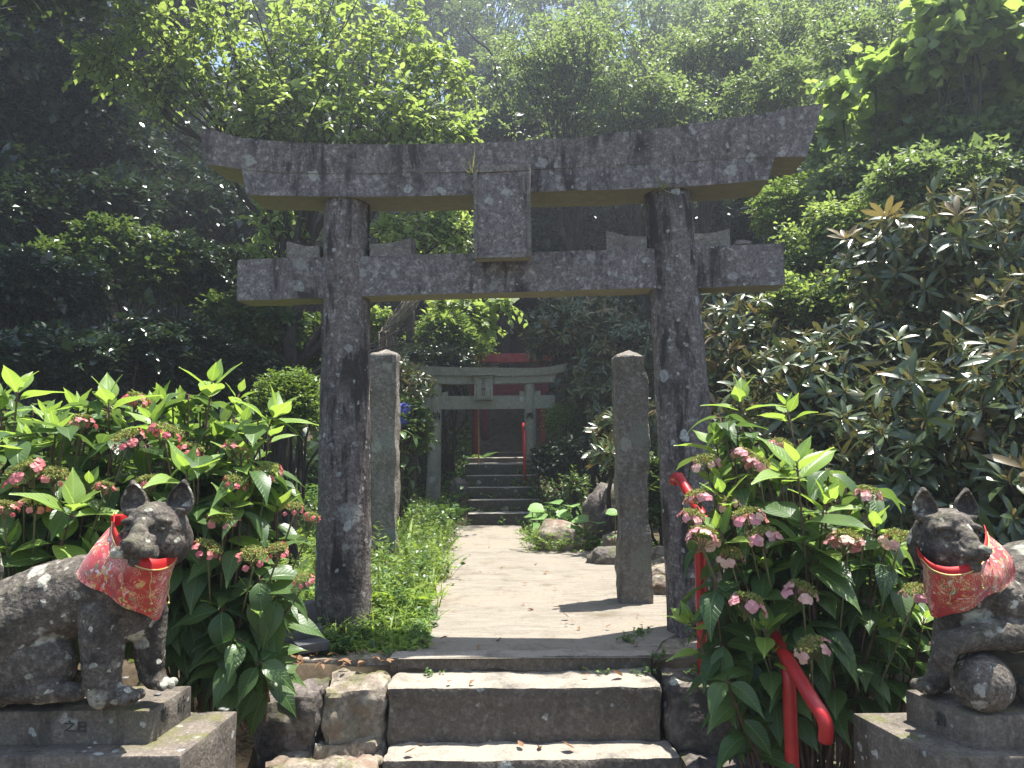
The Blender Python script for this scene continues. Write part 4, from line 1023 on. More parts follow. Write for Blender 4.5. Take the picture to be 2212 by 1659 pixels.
# far foreleg straight down, near foreleg raised on the ball
cap(bm, [A1(2062, 1340, 2.56), A1(2040, 1430, 2.57), A1(2030, 1465, 2.57)], [.062, .046, .042]); cap(bm, [A1(2022, 1476, 2.56), A1(1998, 1480, 2.54)], [.034, .028]); toes(bm, A1(1993, 1482, 2.53), (-1, -.25, 0), .05, .021)
cap(bm, [A1(2175, 1300, 2.47), A1(2215, 1345, 2.45), A1(2190, 1374, 2.43)], [.075, .060, .052])
cap(bm, [A1(2200, 1368, 2.43), A1(2120, 1374, 2.415), A1(2052, 1388, 2.42)], [.056, .043, .040]); cap(bm, [A1(2044, 1392, 2.42), A1(2038, 1420, 2.42)], [.038, .034]); toes(bm, A1(2044, 1438, 2.41), (.15, -.2, -1), .05, .021)
ell(bm, A1(2360, 1420, 2.50), (.17, .10, .15)); cap(bm, [A1(2300, 1492, 2.45), A1(2220, 1492, 2.44)], [.04, .034])
cap(bm, [A1(2150, 1488, 2.58), A1(2260, 1480, 2.58)], [.032, .04])
CR = A1(2046, 1160, 2.42); AR = head_frame(math.radians(6), math.radians(-1), -.02)
earsR = ((-.068, -.05), (.066, .05))
head(bm, CR, AR, .98, earsR, .0)
me = voxel(bm, .0042, 4)
finish_fox('body', me, M_FOX, foxR, ORr, [lambda c, n: sculpt_head(c, n, CR, AR, .98, earsR)])
bm = bmesh.new(); bc = A1(2121, 1461, 2.415); bmesh.ops.create_icosphere(bm, subdivisions=5, radius=.087)
for v in bm.verts: v.co += v.co.normalized() * noise.noise(v.co * 25) * .002
bmesh.ops.translate(bm, vec=V(np.array([bc[0], bc[1], ZQ + .083]) - ORr), verts=bm.verts); from_bm('ball', bm, M_BALL, foxR, sharp=None)
collar = tr([(1980, 1188, 2.46), (1988, 1208, 2.40), (2012, 1232, 2.345), (2050, 1243, 2.305), (2092, 1236, 2.30), (2122, 1212, 2.35), (2132, 1172, 2.43), (2128, 1150, 2.49)])
hem = tr([(1994, 1240, 2.46), (2006, 1290, 2.44), (2014, 1334, 2.44), (2060, 1323, 2.40), (2110, 1306, 2.375), (2152, 1282, 2.375), (2188, 1258, 2.41), (2192, 1240, 2.43), (2178, 1200, 2.45)])
bib, vg = cloth('bib', collar, hem, M_BROC2, foxR, ORr, bulge=.018, folds=(.010, 11), seed=2.1)
colo = [p + np.array([0, -.006, .002]) for p in collar]
cb = band('collar', colo, .022, .008, foxR, ORr, M_REDBAND)
mb = MB(); mb.tube(smooth_path([p + np.array([0, -.004, 0]) for p in colo], 8) - ORr, .0024, 6); mb.build('gold_trim', M_GOLD, cb)
strands(bib, ORr, vg, (11, 21, 33, 42), (19, 17, 15, 12))
# ------------------------------------------------------------------ vegetation
T_F = leafT(1, .55, 2, 1, .15, .0, 'lance')
T_B = leafT(1, .50, 3, 2, .25, .12, 'ovate')
T_V = leafT(1, .85, 3, 2, .25, .08, 'ovate')
T_N = leafT(1, .24, 3, 2, .3, .12, 'lance')
T_BL = leafT(1, .07, 4, 1, .45, .0, 'blade')
def ball_pts(n, shell=.5):
    d = norm(RG.normal(size=(n, 3))); r = (shell + (1 - shell) * RG.random(n)) ** .6
    return d, d * r[:, None]
def cloud(mb, cs, rs, ntw, nl, L, size, T, m=0, mt=1, up=.25, fill=0, fsize=2.2, shell=.45, tw=.006, upb=1.0, spread=.9, dref=None):
    for c, r in zip(cs, rs):
        c = np.array(c); r = np.array(r if np.ndim(r) else (r, r, r * .75))
        n = max(3, int(ntw if dref is None else ntw * min(1, (r[0] / dref) ** 1.4))); d, p = ball_pts(n, shell)
        D = d * .8 + RG.normal(0, .5, (n, 3)); D[:, 2] += up
        ls = L * RG.uniform(.5, 1.2, n)
        sprays(mb, c + p * r - norm(D) * ls[:, None] * .4, D, ls, nl, T, size, m, mt, tw=tw, upb=upb, spread=spread)
        if fill:
            d, p = ball_pts(fill, .0); mb.inst(T_F, c + p * r * .8, frames(RG.normal(size=(fill, 3)), RG.normal(size=(fill, 3)) + [0, 0, 1]), size * fsize * RG.uniform(.7, 1.2, fill), RG.random(fill) * .4, m)
def limb(mb, a, b, r0, r1, n=8, wob=.12, sag=.0, sides=7, m=0):
    a = np.array(a, float); b = np.array(b, float); t = np.linspace(0, 1, n)[:, None]; L = np.linalg.norm(b - a); s = RG.random() * 50
    P = a * (1 - t) + b * t
    for i in range(n):
        k = math.sin(PI * i / (n - 1)) ; v = noise.noise_vector(Vector((s + i * .55, s, 0))); P[i] += np.array(v) * wob * L * k
    P[:, 2] += sag * L * np.sin(PI * t[:, 0])
    mb.tube(P, np.linspace(r0, r1, n), sides, m); return P
def tree(name, label, px, py, Y, rx, rz, leaf, size=.10, K=22, ntw=38, nl=9, base=None, tr=.10, fill=120, T=None, bark=None, group=None, L=.55, kr=.34, cs=None, lean=0, cat='tree', shell=.45, up=.25, limbs=True, dref=None):
    c = at_y(px, py, Y) if py is not None else px
    bx = at_y(base[0], 900, base[1])[0] if base else c[0] + lean; by = base[1] if base else Y
    bz = float(tz(bx, by)) - .1
    root = tag(empty(name, (bx, by, bz)), label, cat, group); org = np.array([bx, by, bz])
    if cs is None:
        cs = []; rs = []
        for _ in range(K):
            d = norm(RG.normal(size=3)); q = d * (RG.random() ** .45) * (1 - kr * .6)
            cs.append(c + q * np.array([rx, rx * .9, rz])); rs.append(np.array([rx, rx, rz * .8]) * kr * RG.uniform(.75, 1.25))
    else:
        cs, rs = [at_y(a, b, y_) for a, b, y_, r in cs], [np.array([r, r, r * .7]) for a, b, y_, r in cs]
    tk = MB(); top = np.array([np.mean([q[0] for q in cs]) * .5 + bx * .5, by, min(max(q[2] for q in cs), bz + (max(q[2] for q in cs) - bz) * .8)])
    T0 = limb(tk, org, top, tr, tr * .35, 14, .05)
    if limbs:
        for q, r in zip(cs, rs):
            k = int(np.clip((q[2] - bz) / max(.1, top[2] - bz) * 8, 3, 12)); sm_ = .3 if r[0] < .2 else 1.0; limb(tk, T0[k], q, tr * .32 * sm_, tr * .08 * sm_, 8, .10, .06, 6)
            for _ in range(3 if r[0] > .2 else 0): limb(tk, T0[k] * .3 + q * .7, q + RG.normal(size=3) * np.array(r) * .7, tr * .12, tr * .04, 5, .1, 0, 4)
    tk.v = [v - org for v in tk.v]; tk.build('trunk', bark or M_BARK, root)
    mb = MB(); cloud(mb, [q - org for q in cs], rs, ntw, nl, L, size, T or T_F, 0, 1, fill=fill, shell=shell, up=up, dref=dref)
    mb.build('crown', [leaf, bark or M_BARK], root); return root
def bush(name, label, px, py, Y, r, leaf, size=.06, ntw=500, nl=8, T=None, group=None, cat='shrub', L=.3, fill=300, lumps=7, shell=.55, up=.35, stem=M_BARK, pos=None, lr=None, spr=.5, upb=1.0):
    c = at_y(px, py, Y) if pos is None else np.array(pos); r = np.array(r if np.ndim(r) else (r, r, r)); bz = float(tz(c[0], Y)); bz = min(bz, c[2] - r[2] * .3)
    org = np.array([c[0], Y, bz]); root = tag(empty(name, org), label, cat, group)
    cs, rs = [], []
    for k in range(lumps):
        d = norm(RG.normal(size=3)); d[2] = abs(d[2]) * 1.0 - .2; cs.append(c + d * r * (spr if lr is None else spr * (.35 + .75 * RG.random() ** .6)) - org); rs.append(r * (RG.uniform(.42, .62) if lr is None else lr * RG.uniform(.7, 1.3)))
    st = MB()
    for q in cs[::(1 if lr is None else 4)]: limb(st, (RG.normal() * .05, RG.normal() * .05, -.05), q, .022, .008, 7, .12, 0, 6)
    st.build('stems', stem, root)
    mb = MB(); cloud(mb, cs, rs, ntw // lumps, nl, L, size, T or T_S, 0, 1, up=up, fill=fill // lumps, shell=shell, tw=.003, upb=upb)
    mb.build('foliage', [leaf, stem], root); return root

# ---- rhododendron whorls
T_RL = leafT(1, .24, 4, 2, .22, .14, 'oblong')
def whorl(nw, m, el):
    Ts = []
    for k in range(nw):
        if random.random() < .18: continue
        a = k * 2.4 + random.uniform(-.5, .5); e = el + random.uniform(-.65, .55) - .02 * k
        R = euler(0, 0, a) @ euler(random.uniform(-.4, .4), -e, 0); Ts.append(xfT(T_RL, R, R @ np.array([.06, 0, 0]), random.uniform(.6, 1.15), m))
    for k in range(2):
        R = euler(0, 0, k * 2.5) @ euler(0, -1.25, 0); Ts.append(xfT(T_RL, R, (0, 0, .02), .45, 2))
    return joinT(Ts)
WH = [whorl(11, 0, e) for e in (.25, .0, .5, -.25, .15, .35, -.1, .6)] + [whorl(8, 1, .7), whorl(7, 0, .9)]
def rotz(U):
    """frames whose third column is U with a random spin"""
    U = norm(U); X = norm(np.cross(U, RG.normal(size=U.shape))); return np.stack([X, np.cross(U, X), U], -1)
def rhodo(name, label, lobes, n, size, group, base=None, bronze=.12, twig=.5, Tset=None, cat='shrub'):
    cs = [at_y(a, b, y) for a, b, y, *_ in lobes]; rs = [np.array(l[3:6]) for l in lobes]
    b = base if base is not None else np.array([np.mean([c[0] for c in cs]), np.mean([c[1] for c in cs]), 0]); b[2] = float(tz(b[0], b[1])) - .05
    root = tag(empty(name, b), label, cat, group); mb = MB(); st = MB(); tot = sum(r[0] * r[2] for r in rs)
    for c, r in zip(cs, rs):
        k = max(6, int(n * r[0] * r[2] / tot)); d = norm(RG.normal(size=(k, 3))); d[:, 1] = np.where(RG.random(k) < .5, -np.abs(d[:, 1]), d[:, 1])
        lump = np.array([1 + .22 * noise.noise(V(x * 2.2 + c)) for x in d]); rad = RG.uniform(.55, 1.0, k) ** .5
        P = c + d * r * (lump * rad)[:, None]
        U = norm(d * .9 + RG.normal(0, .55, (k, 3)) + np.array([0, -.1, .75]))
        w_ = RG.choice(10, k, p=[.13, .13, .13, .1, .1, .1, .1, .07, .07, .07])
        for j in range(10):
            s = w_ == j; mb.inst(WH[j], P[s] - b, rotz(U[s]), size * RG.uniform(.75, 1.2, s.sum()))
        # a twig behind every whorl and limbs to the lobe
        O_ = P - U * size * 2.0; 
        for i in range(0, k, 2):
            limb(st, O_[i] * .6 + c * .4 - b, P[i] - b, .006, .004, 4, .08, 0, 4)
        limb(st, (0, 0, 0), c - b, .035, .015, 9, .12, 0, 7)
        f = int(k * 3); dd, pp = ball_pts(f, .0); mb.inst(T_RL, c - b + pp * r * .8, frames(RG.normal(size=(f, 3)), RG.normal(size=(f, 3)) + [0, 0, 1]), size * 1.2, RG.random(f) * .4, 0)
    st.build('stems', M_BARK, root)
    o = mb.build('foliage', [L_RHO, L_RHOO, L_RHOO], root)
    me = o.data; mi = np.empty(len(me.polygons), np.int32); me.polygons.foreach_get('material_index', mi)
    return root
RG1 = 'rhododendron bushes on the right bank'
rhodo('rhododendron', 'nearest long leaved rhododendron behind the right fox, glossy dark leaves', [(2120, 900, 3.9, .62, .5, .42), (2180, 1120, 3.7, .55, .45, .40), (1960, 1010, 4.0, .45, .4, .40), (1900, 1180, 4.1, .42, .4, .32), (2240, 700, 4.3, .45, .4, .35)], 330, .145, RG1)
rhodo('rhododendron', 'tall rhododendron with bronze new leaves at the right edge of the view', [(2120, 520, 5.0, .70, .5, .36), (1960, 560, 5.2, .55, .45, .30), (2200, 640, 4.9, .60, .5, .35)], 230, .145, RG1)
rhodo('rhododendron', 'rhododendron in the middle of the right bank between the gate and the tall bronze one', [(1760, 850, 4.9, .60, .5, .36), (1900, 760, 5.0, .55, .45, .30), (1660, 940, 5.3, .45, .4, .35), (1800, 1000, 4.8, .5, .4, .32)], 260, .14, RG1)
rhodo('rhododendron', 'rhododendron behind the right gate pillar with narrow brownish leaves', [(1600, 730, 6.6, .55, .5, .40), (1690, 790, 6.4, .5, .5, .40), (1580, 860, 6.6, .5, .5, .45), (1640, 1000, 6.3, .5, .4, .45)], 330, .13, RG1)
rhodo('rhododendron', 'grey green rhododendron mass seen under the tie beam right of the far gate', [(1250, 700, 12.2, .95, .8, .55), (1340, 760, 12.0, .8, .8, .65), (1200, 740, 12.6, .55, .6, .35), (1290, 830, 11.6, .6, .6, .35), (1350, 900, 11.0, .55, .5, .40)], 900, .15, RG1)
rhodo('rhododendron', 'low rhododendron with bronze shoots just left of the right standing post', [(1330, 925, 8.0, .22, .2, .20), (1310, 980, 7.6, .20, .2, .14)], 26, .145, RG1)
rhodo('rhododendron', 'rhododendron sprays between the far gate and the left standing post', [(900, 835, 10.8, .30, .3, .20), (875, 800, 10.9, .22, .3, .18)], 60, .12, 'rhododendrons near the far gate')

# ---- shrubs of the middle distance
bush('azalea', 'bright yellow green clipped azalea behind the left hydrangea', 625, 880, 6.3, (.34, .3, .34), L_AZA, .035, 1400, 8, L=.12, fill=500, lumps=9)
bush('azalea', 'rounded azalea at the right end of the large gate lintel', 1760, 470, 8.2, (.75, .6, .55), L_AZA, .055, 1900, 8, L=.2, fill=900, lumps=12)
bush('azalea', 'small leaved azalea right of the far gate pillar', 1245, 915, 11.6, (.55, .4, .42), L_AZA, .05, 900, 7, L=.2, fill=500)
bush('shrub', 'rounded shrub with sunlit top behind the far gate', 965, 735, 13.2, (.75, .6, .62), L_AZA, .07, 1300, 8, L=.25, fill=700, lumps=10)
bush('shrub', 'dark leafy shrub below the rounded one behind the far gate', 930, 800, 12.8, (.8, .5, .5), L_DARK, .08, 800, 7, L=.3, fill=600)
bush('shrub', 'leafy shrub between the left standing post and the far gate', 868, 930, 9.2, (.34, .4, .45), L_MID, .08, 420, 7, L=.25, fill=200)
bush('shrub', 'bright shrub glimpsed left of the left standing post', 818, 705, 11.6, (.26, .3, .30), L_BRI, .07, 260, 7, L=.2, fill=150)
bush('shrub', 'dark evergreen shrub under the right bank beside the far gate', 1230, 1000, 10.6, (.55, .5, .35), L_DARK, .08, 500, 7, L=.25, fill=500)
bush('shrub', 'pale leaved sprig plant above the mossy rock', 1245, 1060, 9.2, (.26, .2, .24), L_MID, .06, 60, 8, L=.28, fill=0, lumps=4, shell=.3)
bush('shrub', 'mid green shrub filling the gap right of the right standing post', 1432, 1060, 7.6, (.30, .3, .45), L_MID, .08, 300, 8, L=.25, fill=260)
GL = 'dark shrubs on the left bank'
for (px, py, Y, r, sz, lf, lb) in (
    (60, 650, 8.4, (.95, .8, .62), .085, L_DARK, 'dark shrub at the left edge of the view below the big trees'),
    (250, 590, 9.2, (.95, .8, .70), .085, L_MID, 'slightly lit shrub on the left bank below the black tree shadow'),
    (430, 600, 9.6, (.85, .8, .75), .085, L_DARK, 'dark shrub left of the large gate tie beam'),
    (560, 700, 9.0, (.65, .6, .55), .08, L_MID, 'leafy shrub just under the left end of the tie beam'),
    (120, 790, 7.4, (.8, .6, .45), .085, L_DARK, 'dark shrub directly behind the left hydrangea tops'),
    (350, 780, 7.8, (.85, .6, .50), .08, L_DARK, 'dark low shrub behind the middle of the left hydrangea'),
    (510, 830, 8.2, (.6, .5, .42), .075, L_DARK, 'dark shrub beside the bright clipped azalea'),
    (650, 760, 9.6, (.55, .5, .55), .075, L_MID, 'twiggy shrub behind the left gate pillar'),
    (-60, 480, 9.5, (1.0, .8, .8), .09, L_DARK, 'dark shrub half outside the left edge')):
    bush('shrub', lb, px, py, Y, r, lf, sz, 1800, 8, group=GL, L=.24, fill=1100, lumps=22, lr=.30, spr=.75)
GR = 'leafy shrubs climbing the right bank'
for (px, py, Y, r, sz, lf, T_, lb) in (
    (1900, 420, 7.6, (.85, .6, .50), .09, L_PALE, T_S, 'leafy shrub above the bronze rhododendron'),
    (1840, 590, 6.8, (.55, .5, .45), .07, L_MID, T_S, 'dark hollow shrub right of the tie beam end'),
    (1790, 660, 6.4, (.42, .4, .26), .06, L_BRI, T_S, 'bright fine leaved shrub behind the middle rhododendron'),
    (1960, 680, 6.2, (.45, .4, .40), .08, L_PALE, T_S, 'light green shrub between the two rhododendrons'),
    (1990, 230, 7.4, (.80, .6, .60), .12, L_VINE, T_V, 'vine covered shrub with broad shiny leaves, upper right'),
    (2160, 90, 6.6, (.62, .6, .60), .13, L_VINE, T_V, 'broad leaved vine mass in the top right corner'),
    (2150, 330, 6.8, (.70, .5, .50), .10, L_PALE, T_S2, 'dense green shrub at the right edge under the vine mass'),
    (1720, 330, 8.8, (.65, .6, .40), .08, L_PALE, T_S, 'loose shrub just beyond the upturned right lintel end'),
    (1880, 130, 9.0, (.85, .6, .55), .08, L_PALE, T_S, 'loose pale shrub left of the vine covered one'),
    (2060, 400, 5.9, (.55, .4, .30), .07, L_PALE, T_S, 'pale shrub peeking over the top of the bronze rhododendron'),
    (1850, 500, 6.6, (.45, .4, .26), .06, L_BRI, T_S, 'fine bright shrub left of the bronze rhododendron top'),
    (1700, 200, 10.5, (.8, .6, .5), .08, L_PALE, T_S, 'feathery pale shrub beyond the right lintel curve'),
    (2230, 500, 6.2, (.55, .5, .4), .09, L_MID, T_S, 'mid green shrub above the edge rhododendron')):
    bush('shrub', lb, px, py, Y, tuple(q * 1.15 for q in r), lf, sz, 820, 7, T_, GR, L=.30, fill=40, lumps=30, lr=.22, spr=.95, shell=.2, up=.15, upb=.5)

# ---- trees
LC = [(250, 130, 8.2, .34), (330, 60, 8.3, .36), (400, 160, 8.4, .42), (480, 60, 8.5, .45), (520, 190, 8.4, .50), (620, 110, 8.6, .50), (640, 230, 8.3, .46), (740, 160, 8.6, .52),
      (760, 260, 8.4, .46), (860, 90, 8.8, .50), (870, 210, 8.6, .50), (930, 270, 8.5, .36), (960, 150, 8.9, .40), (700, 20, 8.8, .50), (560, 270, 8.5, .34), (880, 290, 8.4, .36),
      (910, 490, 8.6, .36), (850, 500, 8.7, .26), (980, 510, 8.6, .24), (960, 460, 8.6, .22), (600, 480, 8.8, .32), (560, 560, 8.6, .16), (1000, 285, 8.5, .18), (800, 330, 8.6, .30), (1010, 652, 9.4, .13), (1048, 685, 9.4, .11), (1048, 705, 9.4, .07), (1092, 655, 9.4, .12), (960, 655, 9.4, .13), (680, 320, 8.6, .30), (350, 190, 8.3, .25), (200, 125, 8.2, .18)]
tree('cherry_tree', 'sunlit bright green tree arching over the left half of the large gate', None or 700, 170, 8.5, 2, 1, L_BRI, .105, T=T_B, cs=LC, ntw=64, nl=8, base=(592, 8.8), tr=.11, fill=10, L=.42, dref=.42, shell=.25, up=.1, cat='tree')
GE = 'dark evergreen trees on the left hillside'
for (px, py, Y, rx, rz, lb, ln) in (
    (60, 250, 11.5, 1.9, 1.6, 'nearest dark evergreen in the upper left corner', 0),
    (270, 380, 12.5, 1.8, 1.5, 'black shaded evergreen behind the left lintel end', .3),
    (-80, 20, 10.5, 2.2, 1.6, 'huge evergreen whose crown leaves the top left corner', -.3),
    (430, 470, 14.0, 1.9, 1.5, 'shaded evergreen low behind the left gate pillar', .2),
    (300, 60, 14.5, 2.4, 1.9, 'dark evergreen behind the arching bright tree', 0),
    (560, 330, 16.5, 2.4, 2.2, 'far dark evergreen seen through the bright tree', .2),
    (120, 470, 10.8, 1.4, 1.0, 'low dark evergreen left of centre of the left bank', 0),
    (640, 560, 15.5, 1.6, 1.3, 'dark evergreen seen between lintel and tie beam on the left', 0)):
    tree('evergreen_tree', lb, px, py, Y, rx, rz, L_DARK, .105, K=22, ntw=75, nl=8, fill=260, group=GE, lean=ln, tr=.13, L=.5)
# an evergreen crown over the left bank, its leaves showing in the top left corner
tree('evergreen_tree', 'overhanging leafy boughs hanging into the top left corner', 120, -160, 7.0, 1.9, .7, L_MID, .12, K=16, ntw=60, nl=8, fill=200, group=GE, base=(-900, 8.0), tr=.14)
GF = 'distant trees on top of the hill'
for (px, py, Y, rx, rz, lf, lb) in (
    (1085, 375, 16.5, 2.4, 1.3, L_DARK, 'dark tree added to shade the long dark stairs behind the plaque'),  # this and the next crown added to cast shade on the stairs
    (1120, 250, 20, 2.6, 1.6, L_DARK, 'second dark tree added to shade the long stairs, above the lintel middle'),
    (1060, -60, 31, 3.4, 2.4, L_PALE, 'topmost far tree straight above the plaque'),
    (920, -30, 29, 3.0, 2.4, L_PALE, 'topmost far tree at the right shoulder of the bright tree'),
    (600, -20, 29, 3.6, 2.6, L_MID, 'topmost far tree behind the arching bright tree'),
    (1260, -30, 30, 3.6, 2.4, L_PALE, 'topmost far tree right of the sky gap'),
    (1520, -20, 28, 3.4, 2.6, L_PALE, 'topmost far tree behind the parallel dark stems'),
    (1780, -40, 25, 3.2, 2.4, L_PALE, 'topmost far tree toward the right corner'),
    (1040, 330, 21, 2.3, 1.7, L_MID, 'rounded far tree right of the bright tree, above the lintel middle'),
    (1180, 130, 24, 2.8, 2.2, L_PALE, 'hazy far tree in the top middle'),
    (990, 90, 27, 2.8, 2.4, L_MID, 'far tree with sky showing through, top centre'),
    (1400, 80, 23, 3.0, 2.4, L_PALE, 'far tree behind the thin trunks'),
    (1290, 330, 19, 2.2, 1.6, L_DARK, 'dark tree behind the black limbs over the lintel'),
    (1500, 330, 18, 2.2, 1.6, L_PALE, 'far tree directly over the right half of the lintel'),
    (1650, 120, 19, 2.6, 2.2, L_PALE, 'far tree to the left of the vine shrubs'),
    (1850, 60, 17, 2.6, 2.0, L_PALE, 'far tree behind the loose pale shrub'),
    (2120, 60, 15, 2.4, 2.0, L_PALE, 'far tree behind the vine mass'),
    (760, 60, 24, 3.2, 2.8, L_MID, 'far tree hidden behind the bright tree'),
    (820, 470, 18, 2.0, 1.6, L_DARK, 'dark far tree between the lintel and tie beam'),
    (1250, 500, 16, 1.7, 1.2, L_DARK, 'dark tree seen right of the plaque below the lintel'),
    (1420, 520, 17, 1.7, 1.2, L_DARK, 'dark tree left of the right gate pillar below the lintel'),
    (1580, 500, 15, 1.5, 1.2, L_DARK, 'dark tree under the right end of the lintel'),
    (1150, 640, 21, 1.7, 1.2, L_DARK, 'dark tree behind the little stone shrine'),
    (980, 640, 19, 1.7, 1.1, L_DARK, 'dark tree above the rounded shrub'),
    (700, 620, 16, 1.6, 1.3, L_DARK, 'dark tree behind the left gate pillar top'),
    (1760, 620, 11, 1.1, .8, L_DARK, 'dark leafy tree between azalea and rhododendron'),
    (1380, 640, 17, 1.6, 1.1, L_DARK, 'dark tree over the grey green rhododendron')):
    tree('hill_tree', lb, px, py, Y, rx, rz, lf, .13 if Y > 20 else .11, K=44, ntw=30 if lf is not L_PALE else 25, nl=8, fill=100 if lf is L_DARK else (12 if px in (990, 1180) else 40), group=GF, tr=.12, L=.45, kr=.22)
GT = 'slender open trees with dark trunks on the right slope'
for (px, py, Y, rx, rz, bs, lb) in (
    (1230, 170, 12.5, 1.7, .95, (1245, 12.8), 'slender tree with forked dark trunk over the middle of the lintel'),
    (1400, 230, 12.0, 1.2, .70, (1372, 12.2), 'thin tree just left of the right lintel curve'),
    (1560, 130, 13.0, 1.4, 1.1, (1515, 13.0), 'slender tree with two parallel dark stems'),
    (1700, 90, 12.2, 1.4, .9, (1625, 12.5), 'slanting dark stemmed tree near the upper right')):
    tree('slender_tree', lb, px, py, Y, rx, rz, L_PALE, .085, K=24, ntw=34, nl=10, base=bs, tr=.075, fill=0, T=T_B, group=GT, L=.5, shell=.2, up=.05)
# black horizontal limbs of an old tree over the lintel
mbt = MB(); q0 = at_y(1560, 380, 15.0); bz = float(tz(q0[0], 15.0)); og3 = np.array([q0[0], 15.0, bz]); ob = tag(empty('old_tree', og3), 'old tree with black crooked horizontal limbs behind the lintel', 'tree')
for pts_, r_ in (([(1560, 620), (1530, 420), (1400, 290), (1290, 262), (1180, 270), (1090, 262), (1010, 275)], .11), ([(1330, 262), (1240, 235), (1190, 180), (1120, 130)], .06), ([(1420, 285), (1480, 240), (1500, 150), (1560, 40)], .06), ([(1240, 265), (1150, 285), (1080, 300), (1000, 292)], .05), ([(1120, 262), (1080, 210), (1060, 120), (1010, 60)], .045), ([(1390, 285), (1350, 235), (1260, 205), (1215, 215)], .05)):
    P_ = smooth_path([at_y(a, b, 15.0 + .2 * math.sin(a)) - og3 for a, b in pts_], 5); P_ += np.array([np.array(noise.noise_vector(Vector(p * 1.3))) * .12 for p in P_]); mbt.tube(P_, np.linspace(r_, r_ * .4, len(P_)), 8)
mbt.build('trunk', M_BARK, ob)
mb = MB(); cloud(mb, [at_y(a, b, 15) - og3 for a, b in ((1060, 230), (1180, 200), (1310, 230), (1460, 200), (1120, 120))], [.5] * 5, 26, 8, .45, .10, T_B, 0, 1, fill=0); mb.build('crown', [L_PALE, M_BARK], ob)

# vine wrapped dead trunk
vt = at_y(838, 760, 11.0); og4 = np.array([vt[0], 11.0, float(tz(vt[0], 11.0)) - .1]); vr_ = tag(empty('dead_trunk', og4), 'pale dead leaning trunk wrapped in dry vines above the left standing post', 'dead tree')
P_ = smooth_path([og4 - og4, at_y(836, 760, 11) - og4, at_y(840, 720, 11) - og4, at_y(862, 685, 11) - og4, at_y(886, 655, 11) - og4, at_y(905, 620, 11.1) - og4], 6)
mb = MB(); mb.tube(P_, np.linspace(.085, .05, len(P_)), 10); mb.build('trunk', M_BARKG, vr_)
mb = MB()
for s in range(16):
    a0 = RG.random() * 6.3; w_ = RG.uniform(-.5, .5); t = np.linspace(0, 1, len(P_)); R_ = RG.uniform(.08, .14)
    mb.tube(P_ + np.stack([np.cos(a0 + t * 9 * w_) * R_, np.sin(a0 + t * 9 * w_) * R_, RG.normal(0, .02, len(P_))], 1), RG.uniform(.006, .012), 5)
mb.build('vines', M_BARKG, vr_)

# ---- undergrowth on the hill (uncountable)
def scatter_ground(name, n, xr, yr, T, size, mats, cond=None, upn=1.0, hz=(.0, .25), kind='stuff', dens=None, m=0, tilt=.6):
    x = RG.uniform(*xr, n); y = RG.uniform(*yr, n) if dens is None else yr[0] + (yr[1] - yr[0]) * RG.random(n) ** dens
    if cond is not None:
        s = cond(x, y); x, y = x[s], y[s]
    n = len(x); z = tz(x, y) + RG.uniform(hz[0], hz[1], n) ** 1.0
    D = RG.normal(size=(n, 3)); D[:, 2] *= tilt; D[:, 2] += .15; U = np.array([0, 0, upn]) + RG.normal(0, .5, (n, 3))
    mb = MB(); mb.inst(T, np.stack([x, y, z], -1), frames(D, U), size * RG.uniform(.6, 1.3, n), RG.random(n), m)
    return tag(mb.build(name, mats), kind=kind)
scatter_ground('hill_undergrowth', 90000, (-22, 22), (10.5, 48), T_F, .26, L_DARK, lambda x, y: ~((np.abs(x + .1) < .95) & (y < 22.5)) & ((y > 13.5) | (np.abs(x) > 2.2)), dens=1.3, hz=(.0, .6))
scatter_ground('bank_undergrowth', 40000, (-7, 7), (3.9, 11), T_F, .09, L_MID, lambda x, y: (x < -1.25) & (x > -7) | (x > 1.75), hz=(.0, .16))
scatter_ground('stair_undergrowth', 26000, (-3.4, 3.0), (9.6, 15.2), T_F, .085, L_COV, lambda x, y: ((x < -.72) | (x > .26 + .0 * y)) & ((x < -.75) | (x > .55) | (y < 13)), hz=(.0, .30))

def outside_path(x, y, pad=.0):
    L_ = np.interp(y, ylist, PLX); R_ = np.interp(y, ylist, PRX); return (x < L_ - pad) | (x > R_ + pad)
# weeds left of the path: thin stems with narrow leaves
mb = MB(); n = 3600; y = 3.98 + 6.1 * RG.random(n) ** 1.1; Lp = np.interp(y, ylist, PLX); u_ = RG.random(n) ** 1.1
x = Lp + .10 - u_ * np.interp(y, [3.9, 4.6, 6, 10], [.45, .85, .95, 1.2])
nz_ = np.array([noise.noise(Vector((a_ * 3.2, b_ * 2.2, 8))) for a_, b_ in zip(x, y)]); n2_ = np.array([noise.noise(Vector((a_ * 5, b_ * 4, 18))) for a_, b_ in zip(x, y)])
keep = (nz_ > -.35 + .9 * np.clip((x - Lp + .06) / .16, 0, 1)); x, y, nz_, n2_, Lp = x[keep], y[keep], nz_[keep], n2_[keep], Lp[keep]; n = len(x)
hgt = (.09 + .62 * np.clip(nz_ + .35, 0, 1)) * RG.uniform(.5, 1.15, n) * np.interp(y, [4.0, 4.5, 6, 10], [.22, .6, 1.0, 1.25]) * np.interp(x - Lp, [-.3, .1], [1, .45])
D = np.stack([RG.normal(.12, .38, n), RG.normal(-.05, .38, n), np.ones(n)], -1); P0 = np.stack([x, y, np.full(n, .57)], -1)
kind_ = np.where(n2_ > .12, 2, np.where(n2_ < -.18, 3, 0))
for kk_, T__, sz_, nl_ in ((0, T_N, .055, 12), (2, T_S, .045, 10), (3, T_S2, .042, 8)):
    q_ = kind_ == kk_; sprays(mb, P0[q_], D[q_], hgt[q_], nl_, T__, sz_, kk_, 1, tw=.0022, spread=1.1, jit=.45)
